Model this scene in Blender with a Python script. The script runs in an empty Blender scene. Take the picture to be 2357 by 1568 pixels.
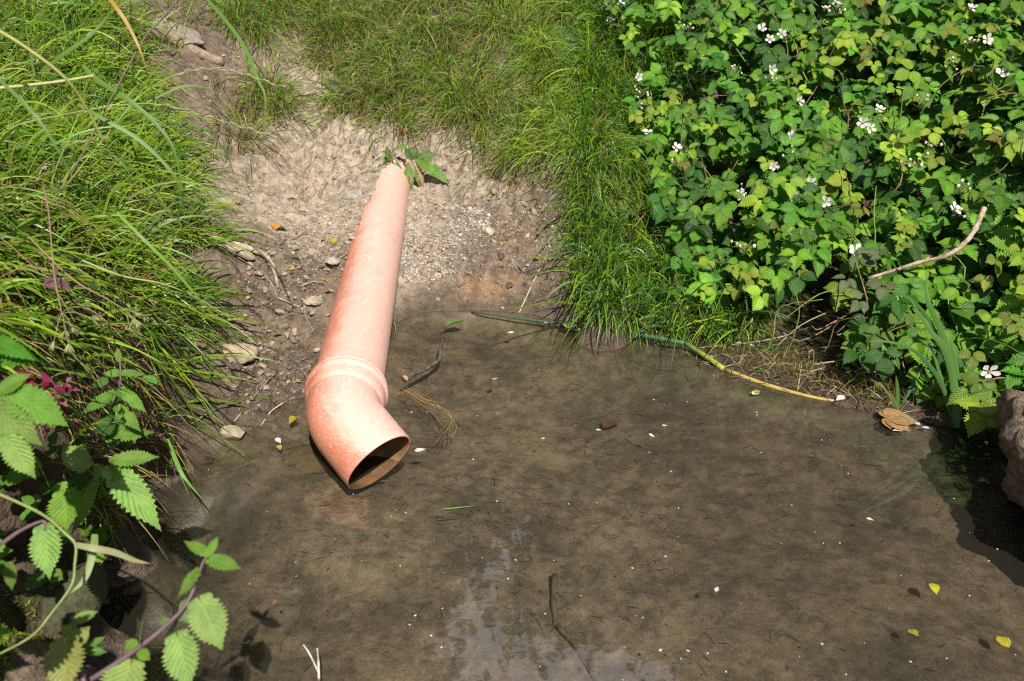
import bpy, math, random
import numpy as np
from mathutils import Vector

rng = np.random.default_rng(11)
random.seed(11)
C = bpy.context.scene.collection
SC = bpy.context.scene

# ------------------------------------------------------------------ camera, sky, sun, exposure
PITCH = math.radians(26.0)
HCAM = 1.0
cd = bpy.data.cameras.new('camera')
cam = bpy.data.objects.new('camera', cd)
C.objects.link(cam)
cam.location = (0, 0, HCAM)
cam.rotation_euler = (math.radians(90) - PITCH, 0, 0)
cd.lens = 28
cd.sensor_width = 36
cd.clip_start = 0.02
cd.clip_end = 500
cd.dof.use_dof = True
cd.dof.focus_distance = 1.95
cd.dof.aperture_fstop = 5.6
SC.camera = cam

SUN = Vector((0.24, -0.80, 1.0)).normalized()
sun_el = math.asin(SUN.z)
sun_az = math.atan2(SUN.x, SUN.y)
w = bpy.data.worlds.new('World')
SC.world = w
w.use_nodes = True
wn = w.node_tree
wn.nodes.clear()
def wnode(t, **k):
    n = wn.nodes.new(t)
    for a, b in k.items():
        setattr(n, a, b)
    return n
sky = wnode('ShaderNodeTexSky', sky_type='NISHITA', sun_disc=False)
sky.sun_elevation = sun_el
sky.sun_rotation = sun_az
bg = wnode('ShaderNodeBackground')
bg.inputs['Strength'].default_value = 0.05
# white clouds drifting in the blue
tc = wnode('ShaderNodeTexCoord')
cn = wnode('ShaderNodeTexNoise')
cn.inputs['Scale'].default_value = 2.6
cn.inputs['Detail'].default_value = 6
cr = wnode('ShaderNodeValToRGB')
cr.color_ramp.elements[0].position = 0.22
cr.color_ramp.elements[1].position = 0.48
cm = wnode('ShaderNodeMix', data_type='RGBA')
cm.inputs[7].default_value = (25.0, 24.5, 26.5, 1)
wo = wnode('ShaderNodeOutputWorld')
wn.links.new(tc.outputs['Generated'], cn.inputs['Vector'])
wn.links.new(cn.outputs['Fac'], cr.inputs['Fac'])
# one bright cumulus stands high over the far bank
cdot = wnode('ShaderNodeVectorMath', operation='DOT_PRODUCT')
cdot.inputs[1].default_value = (0.02, 0.68, 0.73)
cmr = wnode('ShaderNodeMapRange', interpolation_type='SMOOTHSTEP')
cmr.inputs[1].default_value = 0.93
cmr.inputs[2].default_value = 0.985
cmr.inputs[3].default_value = 0.06
cmu = wnode('ShaderNodeMath', operation='MULTIPLY')
wn.links.new(tc.outputs['Generated'], cdot.inputs[0])
wn.links.new(cdot.outputs['Value'], cmr.inputs[0])
wn.links.new(cr.outputs['Color'], cmu.inputs[0])
wn.links.new(cmr.outputs[0], cmu.inputs[1])
wn.links.new(cmu.outputs[0], cm.inputs[0])
wn.links.new(sky.outputs['Color'], cm.inputs[6])
wn.links.new(cm.outputs[2], bg.inputs['Color'])
wn.links.new(bg.outputs['Background'], wo.inputs['Surface'])

sl = bpy.data.lights.new('sun', 'SUN')
sl.energy = 5.0
sl.angle = math.radians(0.5)
sl.color = (1.0, 0.955, 0.88)
so = bpy.data.objects.new('sun', sl)
C.objects.link(so)
so.rotation_euler = SUN.to_track_quat('Z', 'Y').to_euler()
so.location = (2, -6, 8)

SC.view_settings.view_transform = 'Standard'
SC.view_settings.look = 'None'
SC.view_settings.exposure = 0.48
SC.view_settings.gamma = 1.0
SC.render.engine = 'CYCLES'
SC.cycles.use_denoising = False
SC.cycles.filter_width = 1.15
SC.cycles.max_bounces = 8
SC.cycles.transparent_max_bounces = 12
SC.cycles.sample_clamp_indirect = 4.0
SC.cycles.caustics_reflective = False
SC.cycles.caustics_refractive = False

# ------------------------------------------------------------------ picture ray -> place in the world
FX = 2357 * 28 / 36
CP, SP = math.cos(PITCH), math.sin(PITCH)
def P(px, py, D):
    """Point D metres deep along the sight line of photograph position (2357 px wide)."""
    a, b = (px - 1178.5) / FX, (py - 784.0) / FX
    return np.array([a * D, D * (CP - b * SP), HCAM - D * (SP + b * CP)])
def Pz(px, py, z):
    b = (py - 784.0) / FX
    return P(px, py, (HCAM - z) / (SP + b * CP))
def proj(p):
    p = np.atleast_2d(p)
    f = p[:, 1] * CP + (HCAM - p[:, 2]) * SP
    d = (HCAM - p[:, 2]) * CP - p[:, 1] * SP
    return p[:, 0] / f * FX + 1178.5, d / f * FX + 784.0, f
def inpoly(x, y, poly):
    r = np.zeros(x.shape, bool)
    n = len(poly)
    for i in range(n):
        x1, y1 = poly[i]
        x2, y2 = poly[(i + 1) % n]
        c = ((y1 > y) != (y2 > y)) & (x < (x2 - x1) * (y - y1) / (y2 - y1 + 1e-9) + x1)
        r ^= c
    return r

# ------------------------------------------------------------------ noise in numpy
TAB = rng.random((256, 256)) * 2 - 1
def vnoise(x, y):
    xi, yi = np.floor(x).astype(int), np.floor(y).astype(int)
    fx, fy = x - xi, y - yi
    fx, fy = fx * fx * (3 - 2 * fx), fy * fy * (3 - 2 * fy)
    a, b = TAB[xi & 255, yi & 255], TAB[(xi + 1) & 255, yi & 255]
    c, d = TAB[xi & 255, (yi + 1) & 255], TAB[(xi + 1) & 255, (yi + 1) & 255]
    return (a * (1 - fx) + b * fx) * (1 - fy) + (c * (1 - fx) + d * fx) * fy
def fbm(x, y, s, o=4, g=0.5):
    r, a, t = 0, 1.0, 0
    for k in range(o):
        ca, sa = math.cos(k * 0.7), math.sin(k * 0.7)
        r = r + a * vnoise((x * ca - y * sa) * s + 17.3 * k, (x * sa + y * ca) * s + 9.1 * k)
        t += a
        a *= g
        s *= 2.03
    return r / t

# ------------------------------------------------------------------ land form
ctrl = []
def cz(px, py, z): ctrl.append(tuple(Pz(px, py, z)))
def cD(px, py, D): ctrl.append(tuple(P(px, py, D)))
for q in [(215, 1365), (180, 1460), (180, 1568), (290, 1235), (345, 1130), (420, 1040), (500, 1000), (570, 985), (640, 945), (695, 918),
          (905, 748), (1000, 717), (1100, 713), (1220, 722), (1330, 740), (1450, 778), (1600, 815), (1700, 870), (1830, 905), (1950, 938), (2100, 968), (2230, 988)]:
    cz(q[0], q[1], 0.0)
for q in [(900, 900, -.05), (1050, 800, -.035), (1250, 820, -.045), (1500, 900, -.05), (1200, 1100, -.075), (1800, 1100, -.045), (2200, 1200, -.035), (600, 1200, -.06),
          (380, 1300, -.07), (1200, 1500, -.09), (1900, 1500, -.045), (2300, 1500, -.03), (2100, 1380, -.032), (400, 1500, -.09), (2000, 1010, -.03), (760, 1010, -.055), (640, 1050, -.022), (560, 1060, -.02),
          (850, 1150, -.06), (480, 1080, -.025), (2250, 1050, -.05), (1000, 1300, -.085)]:
    cz(*q)
for q in [(700, 880, .015), (640, 900, .022), (540, 850, .075), (480, 940, .05), (600, 800, .06), (700, 760, .075), (765, 690, .12), (560, 650, .17), (520, 590, .26), (610, 620, .19),
          (620, 585, .23), (700, 600, .18), (800, 600, .172), (785, 530, .19), (700, 450, .22), (560, 450, .285), (650, 340, .33), (800, 335, .32), (885, 432, .26), (912, 405, .262), (930, 385, .27),
          (955, 430, .215), (970, 400, .25), (1000, 400, .25), (1000, 330, .33), (1100, 450, .205), (1100, 340, .315), (1180, 420, .235), (960, 480, .19), (1050, 500, .185), (1100, 560, .15), (1000, 620, .085), (1100, 650, .075), (940, 600, .105),
          (1200, 600, .10), (1250, 500, .18), (1300, 600, .12), (1250, 690, .03), (945, 690, .03), (1330, 690, .06), (1400, 720, .07), (740, 800, .05)]:
    cz(*q)
for q in [(1178, 0, 3.75), (700, 0, 3.8), (480, 0, 3.5), (300, 0, 3.2), (1178, 150, 3.45), (700, 150, 3.5), (450, 150, 3.1), (1178, 260, 3.25), (700, 250, 3.32), (1000, 250, 3.3),
          (100, 100, 2.6), (300, 100, 2.95), (100, 400, 1.9), (300, 400, 2.3), (400, 600, 2.12), (250, 700, 1.7), (100, 700, 1.45), (470, 720, 2.02), (430, 900, 1.83),
          (200, 950, 1.5), (60, 950, 1.25), (100, 1250, 1.17), (60, 1450, 1.03), (450, 400, 2.6), (480, 300, 2.85), (560, 280, 3.2), (800, 280, 3.24), (330, 1000, 1.62), (230, 1180, 1.36)]:
    cD(*q)
ctrl += [(-3, 1, 1.0), (-3, 3, 1.2), (-3, 6, 1.6), (0, 6, 1.5), (3, 6, 1.5), (3, 3, 1.1), (2.5, 1.5, .7), (2.2, .4, .6), (-1.5, .2, .55), (-2, -1, .7), (0, .4, -.11), (0, -.3, -.11), (.6, .2, -.11),
         (0, -1.5, .15), (1.5, -1.2, .4), (.2, 2.85, .4), (.3, 3.4, .56), (1.35, 1.6, .06), (.9, 1.0, -.07), (1.1, .6, .0), (-.62, .45, .05), (-.9, .5, .3), (6, 6, 1.8), (-6, 6, 1.9), (0, 10, 2.2), (6, 0, 1.0), (-6, 0, 1.1), (0, -5, 1.0)]
for q in [(1500, 100, 3.45), (1520, 300, 3.2), (1540, 480, 2.95), (1560, 640, 2.72), (1720, 690, 2.62), (1800, 300, 3.1), (1800, 550, 2.85), (1800, 0, 3.4), (2000, 600, 2.7),
          (2000, 790, 2.45), (2200, 860, 2.3), (2357, 900, 2.2), (2200, 300, 2.85), (2357, 0, 3.0), (2357, 500, 2.55), (2100, 0, 3.2), (2700, 0, 2.8), (2700, 500, 2.4), (2700, 900, 2.05)]:
    cD(*q)
ctrl = np.array(ctrl)
MQ = 0.05
def _phi(r2): return np.sqrt(r2 + MQ * MQ)
_A = _phi(((ctrl[:, None, :2] - ctrl[None, :, :2]) ** 2).sum(-1))
_W = np.linalg.solve(_A - np.eye(len(ctrl)) * 2e-3, ctrl[:, 2])
def zbase(x, y):
    x, y = np.asarray(x, float), np.asarray(y, float)
    r = np.zeros(x.shape)
    for (cx, cy, _), k in zip(ctrl, _W):
        r += k * np.sqrt((x - cx) ** 2 + (y - cy) ** 2 + MQ * MQ)
    return r
# the straight run of the pipe (its axis), needed to keep soil out of the bore's way
BEND = np.array([-.3675, 1.475, .098])
FAR = np.array([-.4785, 3.172, .226])
AX = (FAR - BEND) / np.linalg.norm(FAR - BEND)
def sstep(a, b, v):
    t = np.clip((v - a) / (b - a), 0, 1)
    return t * t * (3 - 2 * t)
FAN = Pz(772, 1148, -.05)
def fanr(x, y):
    dx, dy = x - FAN[0], y - FAN[1]
    a = np.arctan2(dy, dx)
    bite = 3.0 * sstep(.035, .0, np.sqrt((dx - .055) ** 2 + (dy - .035) ** 2))
    return np.sqrt((dx / .088) ** 2 + (dy / .062) ** 2) * (1 + .10 * np.sin(2 * a + .6)) + .14 * fbm(x, y, 30, 3) + bite
def Z(x, y):
    x, y = np.asarray(x, float), np.asarray(y, float)
    z = zbase(x, y)
    wet = sstep(0.0, 0.06, z)
    lump = fbm(x, y, 8, 4, .55) * 0.026 + fbm(x + 5, y, 34, 4, .65) * 0.012
    crk = np.abs(fbm(x + 3, y + 8, 11, 4, .6))
    lump = lump - 0.014 * np.exp(-(crk / 0.03) ** 2) * sstep(.02, .1, z)
    pit = sstep(.25, .5, fbm(x - 4, y + 2, 20, 3, .6))
    lump = lump - .010 * pit
    bedn = fbm(x, y, 5, 3) * 0.006 + fbm(x, y, 40, 2) * 0.002
    z = z + lump * (.25 + .75 * wet) * 1.0 + bedn * (1 - wet)
    # broken crumbs of wet soil left of the pipe
    crumb = sstep(-1.0, -.75, x) * sstep(-.42, -.5, x) * sstep(1.5, 1.65, y) * sstep(2.3, 2.0, y)
    z = z + crumb * (np.maximum(fbm(x, y, 75, 2), 0) * .018 + np.abs(fbm(x + 2, y, 30, 3)) * .018 - .008)
    lb = sstep(-.50, -.66, x) * sstep(1.75, 1.45, y) * sstep(.0, .05, zbase(x, y))
    z = z + lb * (fbm(x, y, 22, 4, .6) * .035 + fbm(x, y, 70, 3) * .008)
    face = sstep(2.5, 2.75, y) * sstep(3.5, 3.3, y) * sstep(.3, .1, x)
    z = z + face * (.012 - np.abs(fbm(x + 1, y * .7, 10, 3)) * .085 + fbm(x, y, 27, 4, .6) * .024)
    # silt fan under the pipe mouth
    rr = fanr(x, y)
    z = z + 0.010 * sstep(1.0, .8, rr) * sstep(-.03, -.05, zbase(x, y))
    # pipe bed: soil stops at the pipe wall on the right flank and lies against it on the left
    t = (y - BEND[1]) / AX[1]
    ax, az = BEND[0] + AX[0] * t, BEND[2] + AX[2] * t
    off = x - ax
    nz = vnoise(x * 28, y * 45) * .5 + vnoise(x * 80, y * 90) * .35
    edge = np.interp(t, [.3, .55, .79, .96, 1.10, 1.22, 1.40, 1.47, 1.54, 1.70, 1.76], [-.092, -.078, -.070, -.052, -.037, -.022, -.018, .0, .050, .073, .11]) + .011 * nz
    rr_ = .0802
    hp = az + np.sqrt(np.maximum(rr_ ** 2 - np.minimum(np.abs(off), rr_ - .004) ** 2, 0))
    he = az + np.sqrt(np.maximum(rr_ ** 2 - np.clip(edge, -rr_ + .004, rr_ - .004) ** 2, 0)) + .004
    onl = off <= edge
    inside = sstep(-.12, -.02, t) * sstep(1.80, 1.70, t)
    bank = he - .30 * (edge - off) + .006 * nz
    cov = sstep(.40, .75, t) * inside * sstep(-.30, -.16, off - edge)
    z = np.where(onl & (cov > 0), np.maximum(z, bank) * cov + z * (1 - cov), z)
    cap = np.where(off > 0, np.minimum(hp - .03, az - .06 + .085 * sstep(.8, 1.6, t) + (.9 + .6 * sstep(1.2, 1.6, t)) * np.maximum(off - .06, 0)), hp - .02)
    k = inside * (1 - sstep(.11, .17, off)) * (~onl)
    z = np.where((k > 0) & (z > cap), z * (1 - k) + cap * k, z)
    # before the soil reaches the left flank keep it below the wall there
    low = onl & (t < .5) & (off > -.12)
    z = np.where(low & inside.astype(bool), np.minimum(z, np.maximum(az - .02 - .0 * off, zbase(x, y) * 0 + az - .02)), z)
    return z
def Z1(x, y): return float(Z(np.array([x]), np.array([y]))[0])
def Pg(px, py, lift=0.0):
    """Where the sight line meets the ground."""
    D = np.linspace(.7, 6, 900)
    b = (py - 784.0) / FX
    a = (px - 1178.5) / FX
    x, y, z = a * D, D * (CP - b * SP), HCAM - D * (SP + b * CP)
    g = Z(x, y)
    i = int(np.argmax(z < g))
    return np.array([x[i], y[i], g[i] + lift])
def Dg(px, py):
    p = Pg(px, py)
    return p[1] * CP + (HCAM - p[2]) * SP
def nrm(v):
    v = np.asarray(v, float)
    return v / (np.linalg.norm(v, axis=-1, keepdims=True) + 1e-12)
def gnormal(x, y, e=.012):
    return nrm(np.array([-(Z1(x + e, y) - Z1(x - e, y)) / (2 * e), -(Z1(x, y + e) - Z1(x, y - e)) / (2 * e), 1.0]))

# ------------------------------------------------------------------ mesh builder
class MB:
    def __init__(s):
        s.v, s.f, s.c, s.l, s.m, s.n = [], {}, [], [], [], 0
    def add(s, v, f, col=(.5, .5, .5), lp=None, mi=0):
        v = np.asarray(v, float)
        n = len(v)
        col = np.asarray(col, float)
        s.c.append(np.broadcast_to(col, (n, 3)) if col.ndim == 1 else col)
        s.l.append(np.zeros((n, 3)) if lp is None else lp)
        s.v.append(v)
        if isinstance(f, list) and len(f) and not np.isscalar(f[0]) and len({len(q) for q in f}) > 1:
            for q in f:
                s.f.setdefault(len(q), []).append((np.array([q]) + s.n, mi))
        else:
            f = np.asarray(f)
            s.f.setdefault(f.shape[1], []).append((f + s.n, mi))
        s.n += n
    def many(s, T, R, t, cols, mi=0, rnd=None):
        """Copies of template T = (verts, faces, lp): rotation-scale R (N,3,3), places t (N,3), colours (N,3)."""
        V, F, L = T
        N, n = len(t), len(V)
        v = np.einsum('nij,kj->nki', R, V) + t[:, None, :]
        f = (F[None] + (np.arange(N) * n)[:, None, None]).reshape(-1, F.shape[1])
        l = np.broadcast_to(L[None], (N, n, 3)).copy()
        l[:, :, 2] = (rng.random(N) if rnd is None else rnd)[:, None]
        s.add(v.reshape(-1, 3), f, np.repeat(cols, n, 0), l.reshape(-1, 3), mi)
    def build(s, name, mats, parent=None, smooth=True, loc=None):
        me = bpy.data.meshes.new(name)
        v = np.concatenate(s.v)
        if loc is not None:
            v = v - np.asarray(loc)[None]
        lv, ls, lt, mi = [], [], [], []
        o = 0
        for k, lst in s.f.items():
            for f, m in lst:
                lv.append(f.reshape(-1))
                n = len(f)
                ls.append(o + np.arange(n) * k)
                lt.append(np.full(n, k))
                mi.append(np.full(n, m))
                o += n * k
        lv, ls, lt, mi = map(np.concatenate, (lv, ls, lt, mi))
        me.vertices.add(len(v))
        me.vertices.foreach_set('co', v.astype(np.float32).reshape(-1))
        me.loops.add(len(lv))
        me.loops.foreach_set('vertex_index', lv.astype(np.int32))
        me.polygons.add(len(ls))
        me.polygons.foreach_set('loop_start', ls.astype(np.int32))
        me.polygons.foreach_set('material_index', mi.astype(np.int32))
        me.polygons.foreach_set('use_smooth', np.full(len(ls), smooth))
        me.update(calc_edges=True)
        a = me.attributes.new('Col', 'FLOAT_COLOR', 'POINT')
        c = np.concatenate(s.c)
        a.data.foreach_set('color', np.concatenate([c, np.ones((len(c), 1))], 1).astype(np.float32).reshape(-1))
        a = me.attributes.new('lp', 'FLOAT_VECTOR', 'POINT')
        a.data.foreach_set('vector', np.concatenate(s.l).astype(np.float32).reshape(-1))
        for m in (mats if isinstance(mats, (list, tuple)) else [mats]):
            me.materials.append(m)
        ob = bpy.data.objects.new(name, me)
        C.objects.link(ob)
        if parent is not None:
            ob.parent = parent
            if loc is None:
                ob.location = -Vector(parent.location)
            else:
                ob.location = Vector(loc) - Vector(parent.location)
        elif loc is not None:
            ob.location = Vector(loc)
        return ob
def tag(o, label=None, cat=None, group=None, kind=None):
    if label: o['label'] = label
    if cat: o['category'] = cat
    if group: o['group'] = group
    if kind: o['kind'] = kind
    return o
def thing(name, label, cat, loc=(0, 0, 0), group=None):
    o = bpy.data.objects.new(name, None)
    o.empty_display_size = .05
    C.objects.link(o)
    o.location = Vector(loc)
    return tag(o, label, cat, group)
def copy_mesh(src, loc, rot, sc, label=None, cat=None, group=None):
    o = src.copy()
    C.objects.link(o)
    o.location = Vector(loc)
    o.rotation_euler = rot
    o.scale = sc if hasattr(sc, '__len__') else (sc, sc, sc)
    return tag(o, label, cat, group)

def tube(pts, rad, ns=8, cap=True):
    pts = np.asarray(pts, float)
    n = len(pts)
    rad = np.broadcast_to(np.asarray(rad, float), (n,))
    T = nrm(np.gradient(pts, axis=0))
    u = nrm(np.cross(T[0], [0.13, 0.31, 0.94]))
    V = []
    th = np.arange(ns) * 2 * math.pi / ns
    for i in range(n):
        u = nrm(u - T[i] * (u @ T[i]))
        b = np.cross(T[i], u)
        V.append(pts[i] + rad[i] * (np.cos(th)[:, None] * u + np.sin(th)[:, None] * b))
    V = np.concatenate(V)
    F = []
    for i in range(n - 1):
        for k in range(ns):
            F.append([i * ns + k, i * ns + (k + 1) % ns, (i + 1) * ns + (k + 1) % ns, (i + 1) * ns + k])
    if cap:
        V = np.concatenate([V, pts[:1], pts[-1:]])
        for k in range(ns):
            F.append([n * ns, (k + 1) % ns, k, n * ns][:4] if False else [n * ns, (k + 1) % ns, k])
            F.append([n * ns + 1, (n - 1) * ns + k, (n - 1) * ns + (k + 1) % ns])
    s = np.repeat(np.linspace(0, 1, n), ns)
    lp = np.stack([s, np.tile(np.arange(ns) / ns, n), np.zeros(n * ns)], 1)
    if cap:
        lp = np.concatenate([lp, [[0, .5, 0], [1, .5, 0]]])
    return V, F, lp
def curve(pts, n):
    """Smooth line through pts (Catmull-Rom)."""
    p = np.asarray(pts, float)
    p = np.concatenate([[2 * p[0] - p[1]], p, [2 * p[-1] - p[-2]]])
    m = len(p) - 3
    o = []
    for q in np.linspace(0, m - 1e-6, n):
        i = int(q)
        t = q - i
        a, b, c, d = p[i:i + 4]
        o.append(.5 * (2 * b + (c - a) * t + (2 * a - 5 * b + 4 * c - d) * t * t + (3 * b - a - 3 * c + d) * t ** 3))
    return np.array(o)
def add_tube(mb, pts, rad, ns=6, col=(.3, .2, .1), mi=0):
    v, f, l = tube(pts, rad, ns)
    mb.add(v, f, col, l, mi)

# ------------------------------------------------------------------ materials
def S(r, g, b):
    f = lambda c: (c / 255 / 12.92) if c / 255 <= .04045 else ((c / 255 + .055) / 1.055) ** 2.4
    return np.array([f(r), f(g), f(b)])
class NT:
    def __init__(s, name):
        s.m = bpy.data.materials.new(name)
        s.m.use_nodes = True
        s.t = s.m.node_tree
        s.t.nodes.clear()
        s.out = s.n('ShaderNodeOutputMaterial')
    def n(s, t, **k):
        q = s.t.nodes.new(t)
        for a, b in k.items():
            setattr(q, a, b)
        return q
    def l(s, a, b): s.t.links.new(a, b)
    def put(s, sock, v):
        if isinstance(v, bpy.types.NodeSocket): s.l(v, sock)
        elif v is not None:
            if hasattr(sock.default_value, '__len__') and not hasattr(v, '__len__'): v = (v, v, v, 1)[:len(sock.default_value)]
            if hasattr(sock.default_value, '__len__') and len(v) == 3 and len(sock.default_value) == 4: v = (*v, 1)
            sock.default_value = v
    def attr(s, name): return s.n('ShaderNodeAttribute', attribute_name=name)
    def math(s, op, a, b=None, c=None, clamp=False):
        q = s.n('ShaderNodeMath', operation=op, use_clamp=clamp)
        for i, v in enumerate((a, b, c)):
            if v is not None: s.put(q.inputs[i], v)
        return q.outputs[0]
    def noise(s, scale, detail=4, rough=.55, vec=None, dist=0, out='Fac'):
        q = s.n('ShaderNodeTexNoise')
        q.inputs['Scale'].default_value = scale
        q.inputs['Detail'].default_value = detail
        q.inputs['Roughness'].default_value = rough
        q.inputs['Distortion'].default_value = dist
        if vec is not None: s.l(vec, q.inputs['Vector'])
        return q.outputs[out]
    def vor(s, scale, feature='F1', vec=None, out='Distance', rand=1):
        q = s.n('ShaderNodeTexVoronoi', feature=feature)
        q.inputs['Scale'].default_value = scale
        q.inputs['Randomness'].default_value = rand
        if vec is not None: s.l(vec, q.inputs['Vector'])
        return q.outputs[out]
    def ramp(s, fac, stops):
        q = s.n('ShaderNodeValToRGB')
        e = q.color_ramp.elements
        while len(e) < len(stops): e.new(.5)
        for i, (p, c) in enumerate(stops):
            e[i].position = p
            e[i].color = (c, c, c, 1) if not hasattr(c, '__len__') else (*c, 1)
        s.put(q.inputs['Fac'], fac)
        return q.outputs['Color']
    def mr(s, v, a, b, c=0, d=1, smooth=True):
        q = s.n('ShaderNodeMapRange', interpolation_type='SMOOTHSTEP' if smooth else 'LINEAR')
        s.put(q.inputs[0], v)
        for i, k in enumerate((a, b, c, d)): q.inputs[i + 1].default_value = k
        return q.outputs[0]
    def mix(s, f, a, b, mode='MIX'):
        q = s.n('ShaderNodeMix', data_type='RGBA', blend_type=mode)
        s.put(q.inputs[0], f)
        s.put(q.inputs[6], a)
        s.put(q.inputs[7], b)
        return q.outputs[2]
    def pos(s): return s.n('ShaderNodeNewGeometry').outputs['Position']
    def obj(s): return s.n('ShaderNodeTexCoord').outputs['Object']
    def mapping(s, vec, scale, rot=(0, 0, 0)):
        q = s.n('ShaderNodeMapping')
        s.l(vec, q.inputs[0])
        q.inputs['Scale'].default_value = scale
        q.inputs['Rotation'].default_value = rot
        return q.outputs[0]
    def bump(s, h, strength=.5, dist=.01, normal=None):
        q = s.n('ShaderNodeBump')
        q.inputs['Strength'].default_value = strength
        q.inputs['Distance'].default_value = dist
        s.l(h, q.inputs['Height'])
        if normal is not None: s.l(normal, q.inputs['Normal'])
        return q.outputs[0]
    def bsdf(s, col, rough=.6, spec=.5, normal=None, **k):
        q = s.n('ShaderNodeBsdfPrincipled')
        s.put(q.inputs['Base Color'], col)
        s.put(q.inputs['Roughness'], rough)
        s.put(q.inputs['Specular IOR Level'], spec)
        if normal is not None: s.l(normal, q.inputs['Normal'])
        for a, b in k.items(): s.put(q.inputs[a], b)
        return q.outputs[0]
    def mixsh(s, f, a, b):
        q = s.n('ShaderNodeMixShader')
        s.put(q.inputs[0], f)
        s.l(a, q.inputs[1])
        s.l(b, q.inputs[2])
        return q.outputs[0]
    def end(s, sh):
        s.l(sh, s.out.inputs['Surface'])
        return s.m

def m_leaf(name, veins=9, slant=.38, rough=.42, spec=.5, trans=.34, veincol=1.5, bump=.35, spots=False, yellow=(1.25, 1.2, .55)):
    t = NT(name)
    col = t.attr('Col').outputs['Color']
    sx = t.n('ShaderNodeSeparateXYZ')
    t.l(t.attr('lp').outputs['Vector'], sx.inputs[0])
    at = t.math('ABSOLUTE', sx.outputs[1])
    ph = t.math('MULTIPLY', t.math('SUBTRACT', sx.outputs[0], t.math('MULTIPLY', at, slant)), veins)
    d = t.math('ABSOLUTE', t.math('SUBTRACT', t.math('FRACT', ph), .5))
    side = t.mr(d, 0.0, .13, 1, 0)
    midr = t.mr(at, 0.0, .08, 1, 0)
    v = t.math('MAXIMUM', side, midr)
    hsh = t.mr(d, 0, .5, 0, 1)
    n1 = t.noise(55, 3, .6, t.pos())
    c1 = t.mix(t.mr(n1, .3, .75), t.mix(1, col, (.78, .8, .8), 'MULTIPLY'), t.mix(1, col, (1.2, 1.15, 1.0), 'MULTIPLY'))
    c2 = t.mix(t.math('MULTIPLY', v, .55), c1, t.mix(1, col, (veincol, veincol * .95, veincol), 'MULTIPLY'))
    if spots:
        sp = t.ramp(t.noise(160, 2, .6, t.pos()), [(.60, 0), (.68, 1)])
        c2 = t.mix(sp, c2, (.16, .11, .03))
    nb = t.bump(t.math('ADD', t.math('MULTIPLY', hsh, .8), t.math('MULTIPLY', n1, .5)), bump, .003)
    a = t.bsdf(c2, rough, spec, nb)
    tr = t.n('ShaderNodeBsdfTranslucent')
    t.l(t.mix(1, c2, yellow, 'MULTIPLY'), tr.inputs['Color'])
    return t.end(t.mixsh(trans, a, tr.outputs[0]))
def m_blade(name, rough=.45, spec=.35, trans=.3):
    t = NT(name)
    col = t.attr('Col').outputs['Color']
    sx = t.n('ShaderNodeSeparateXYZ')
    t.l(t.attr('lp').outputs['Vector'], sx.inputs[0])
    st = t.noise(1.0, 2, .5, t.mapping(t.attr('lp').outputs['Vector'], (2, 14, 30)))
    c = t.mix(t.mr(st, .35, .65), t.mix(1, col, (.82, .84, .8), 'MULTIPLY'), t.mix(1, col, (1.15, 1.12, 1.05), 'MULTIPLY'))
    a = t.bsdf(c, rough, spec)
    tr = t.n('ShaderNodeBsdfTranslucent')
    t.l(t.mix(1, c, (1.2, 1.2, .6), 'MULTIPLY'), tr.inputs['Color'])
    return t.end(t.mixsh(trans, a, tr.outputs[0]))
def m_col(name, rough=.75, spec=.25, nscale=40, nvar=.35, bump=.3, bdist=.004, wet=False, detail=5):
    t = NT(name)
    col = t.attr('Col').outputs['Color']
    n1 = t.noise(nscale, detail, .62, t.pos())
    c = t.mix(t.mr(n1, .3, .7), t.mix(1, col, (1 - nvar,) * 3, 'MULTIPLY'), t.mix(1, col, (1 + nvar,) * 3, 'MULTIPLY'))
    nb = t.bump(n1, bump, bdist)
    return t.end(t.bsdf(c, rough, spec, nb))

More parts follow.
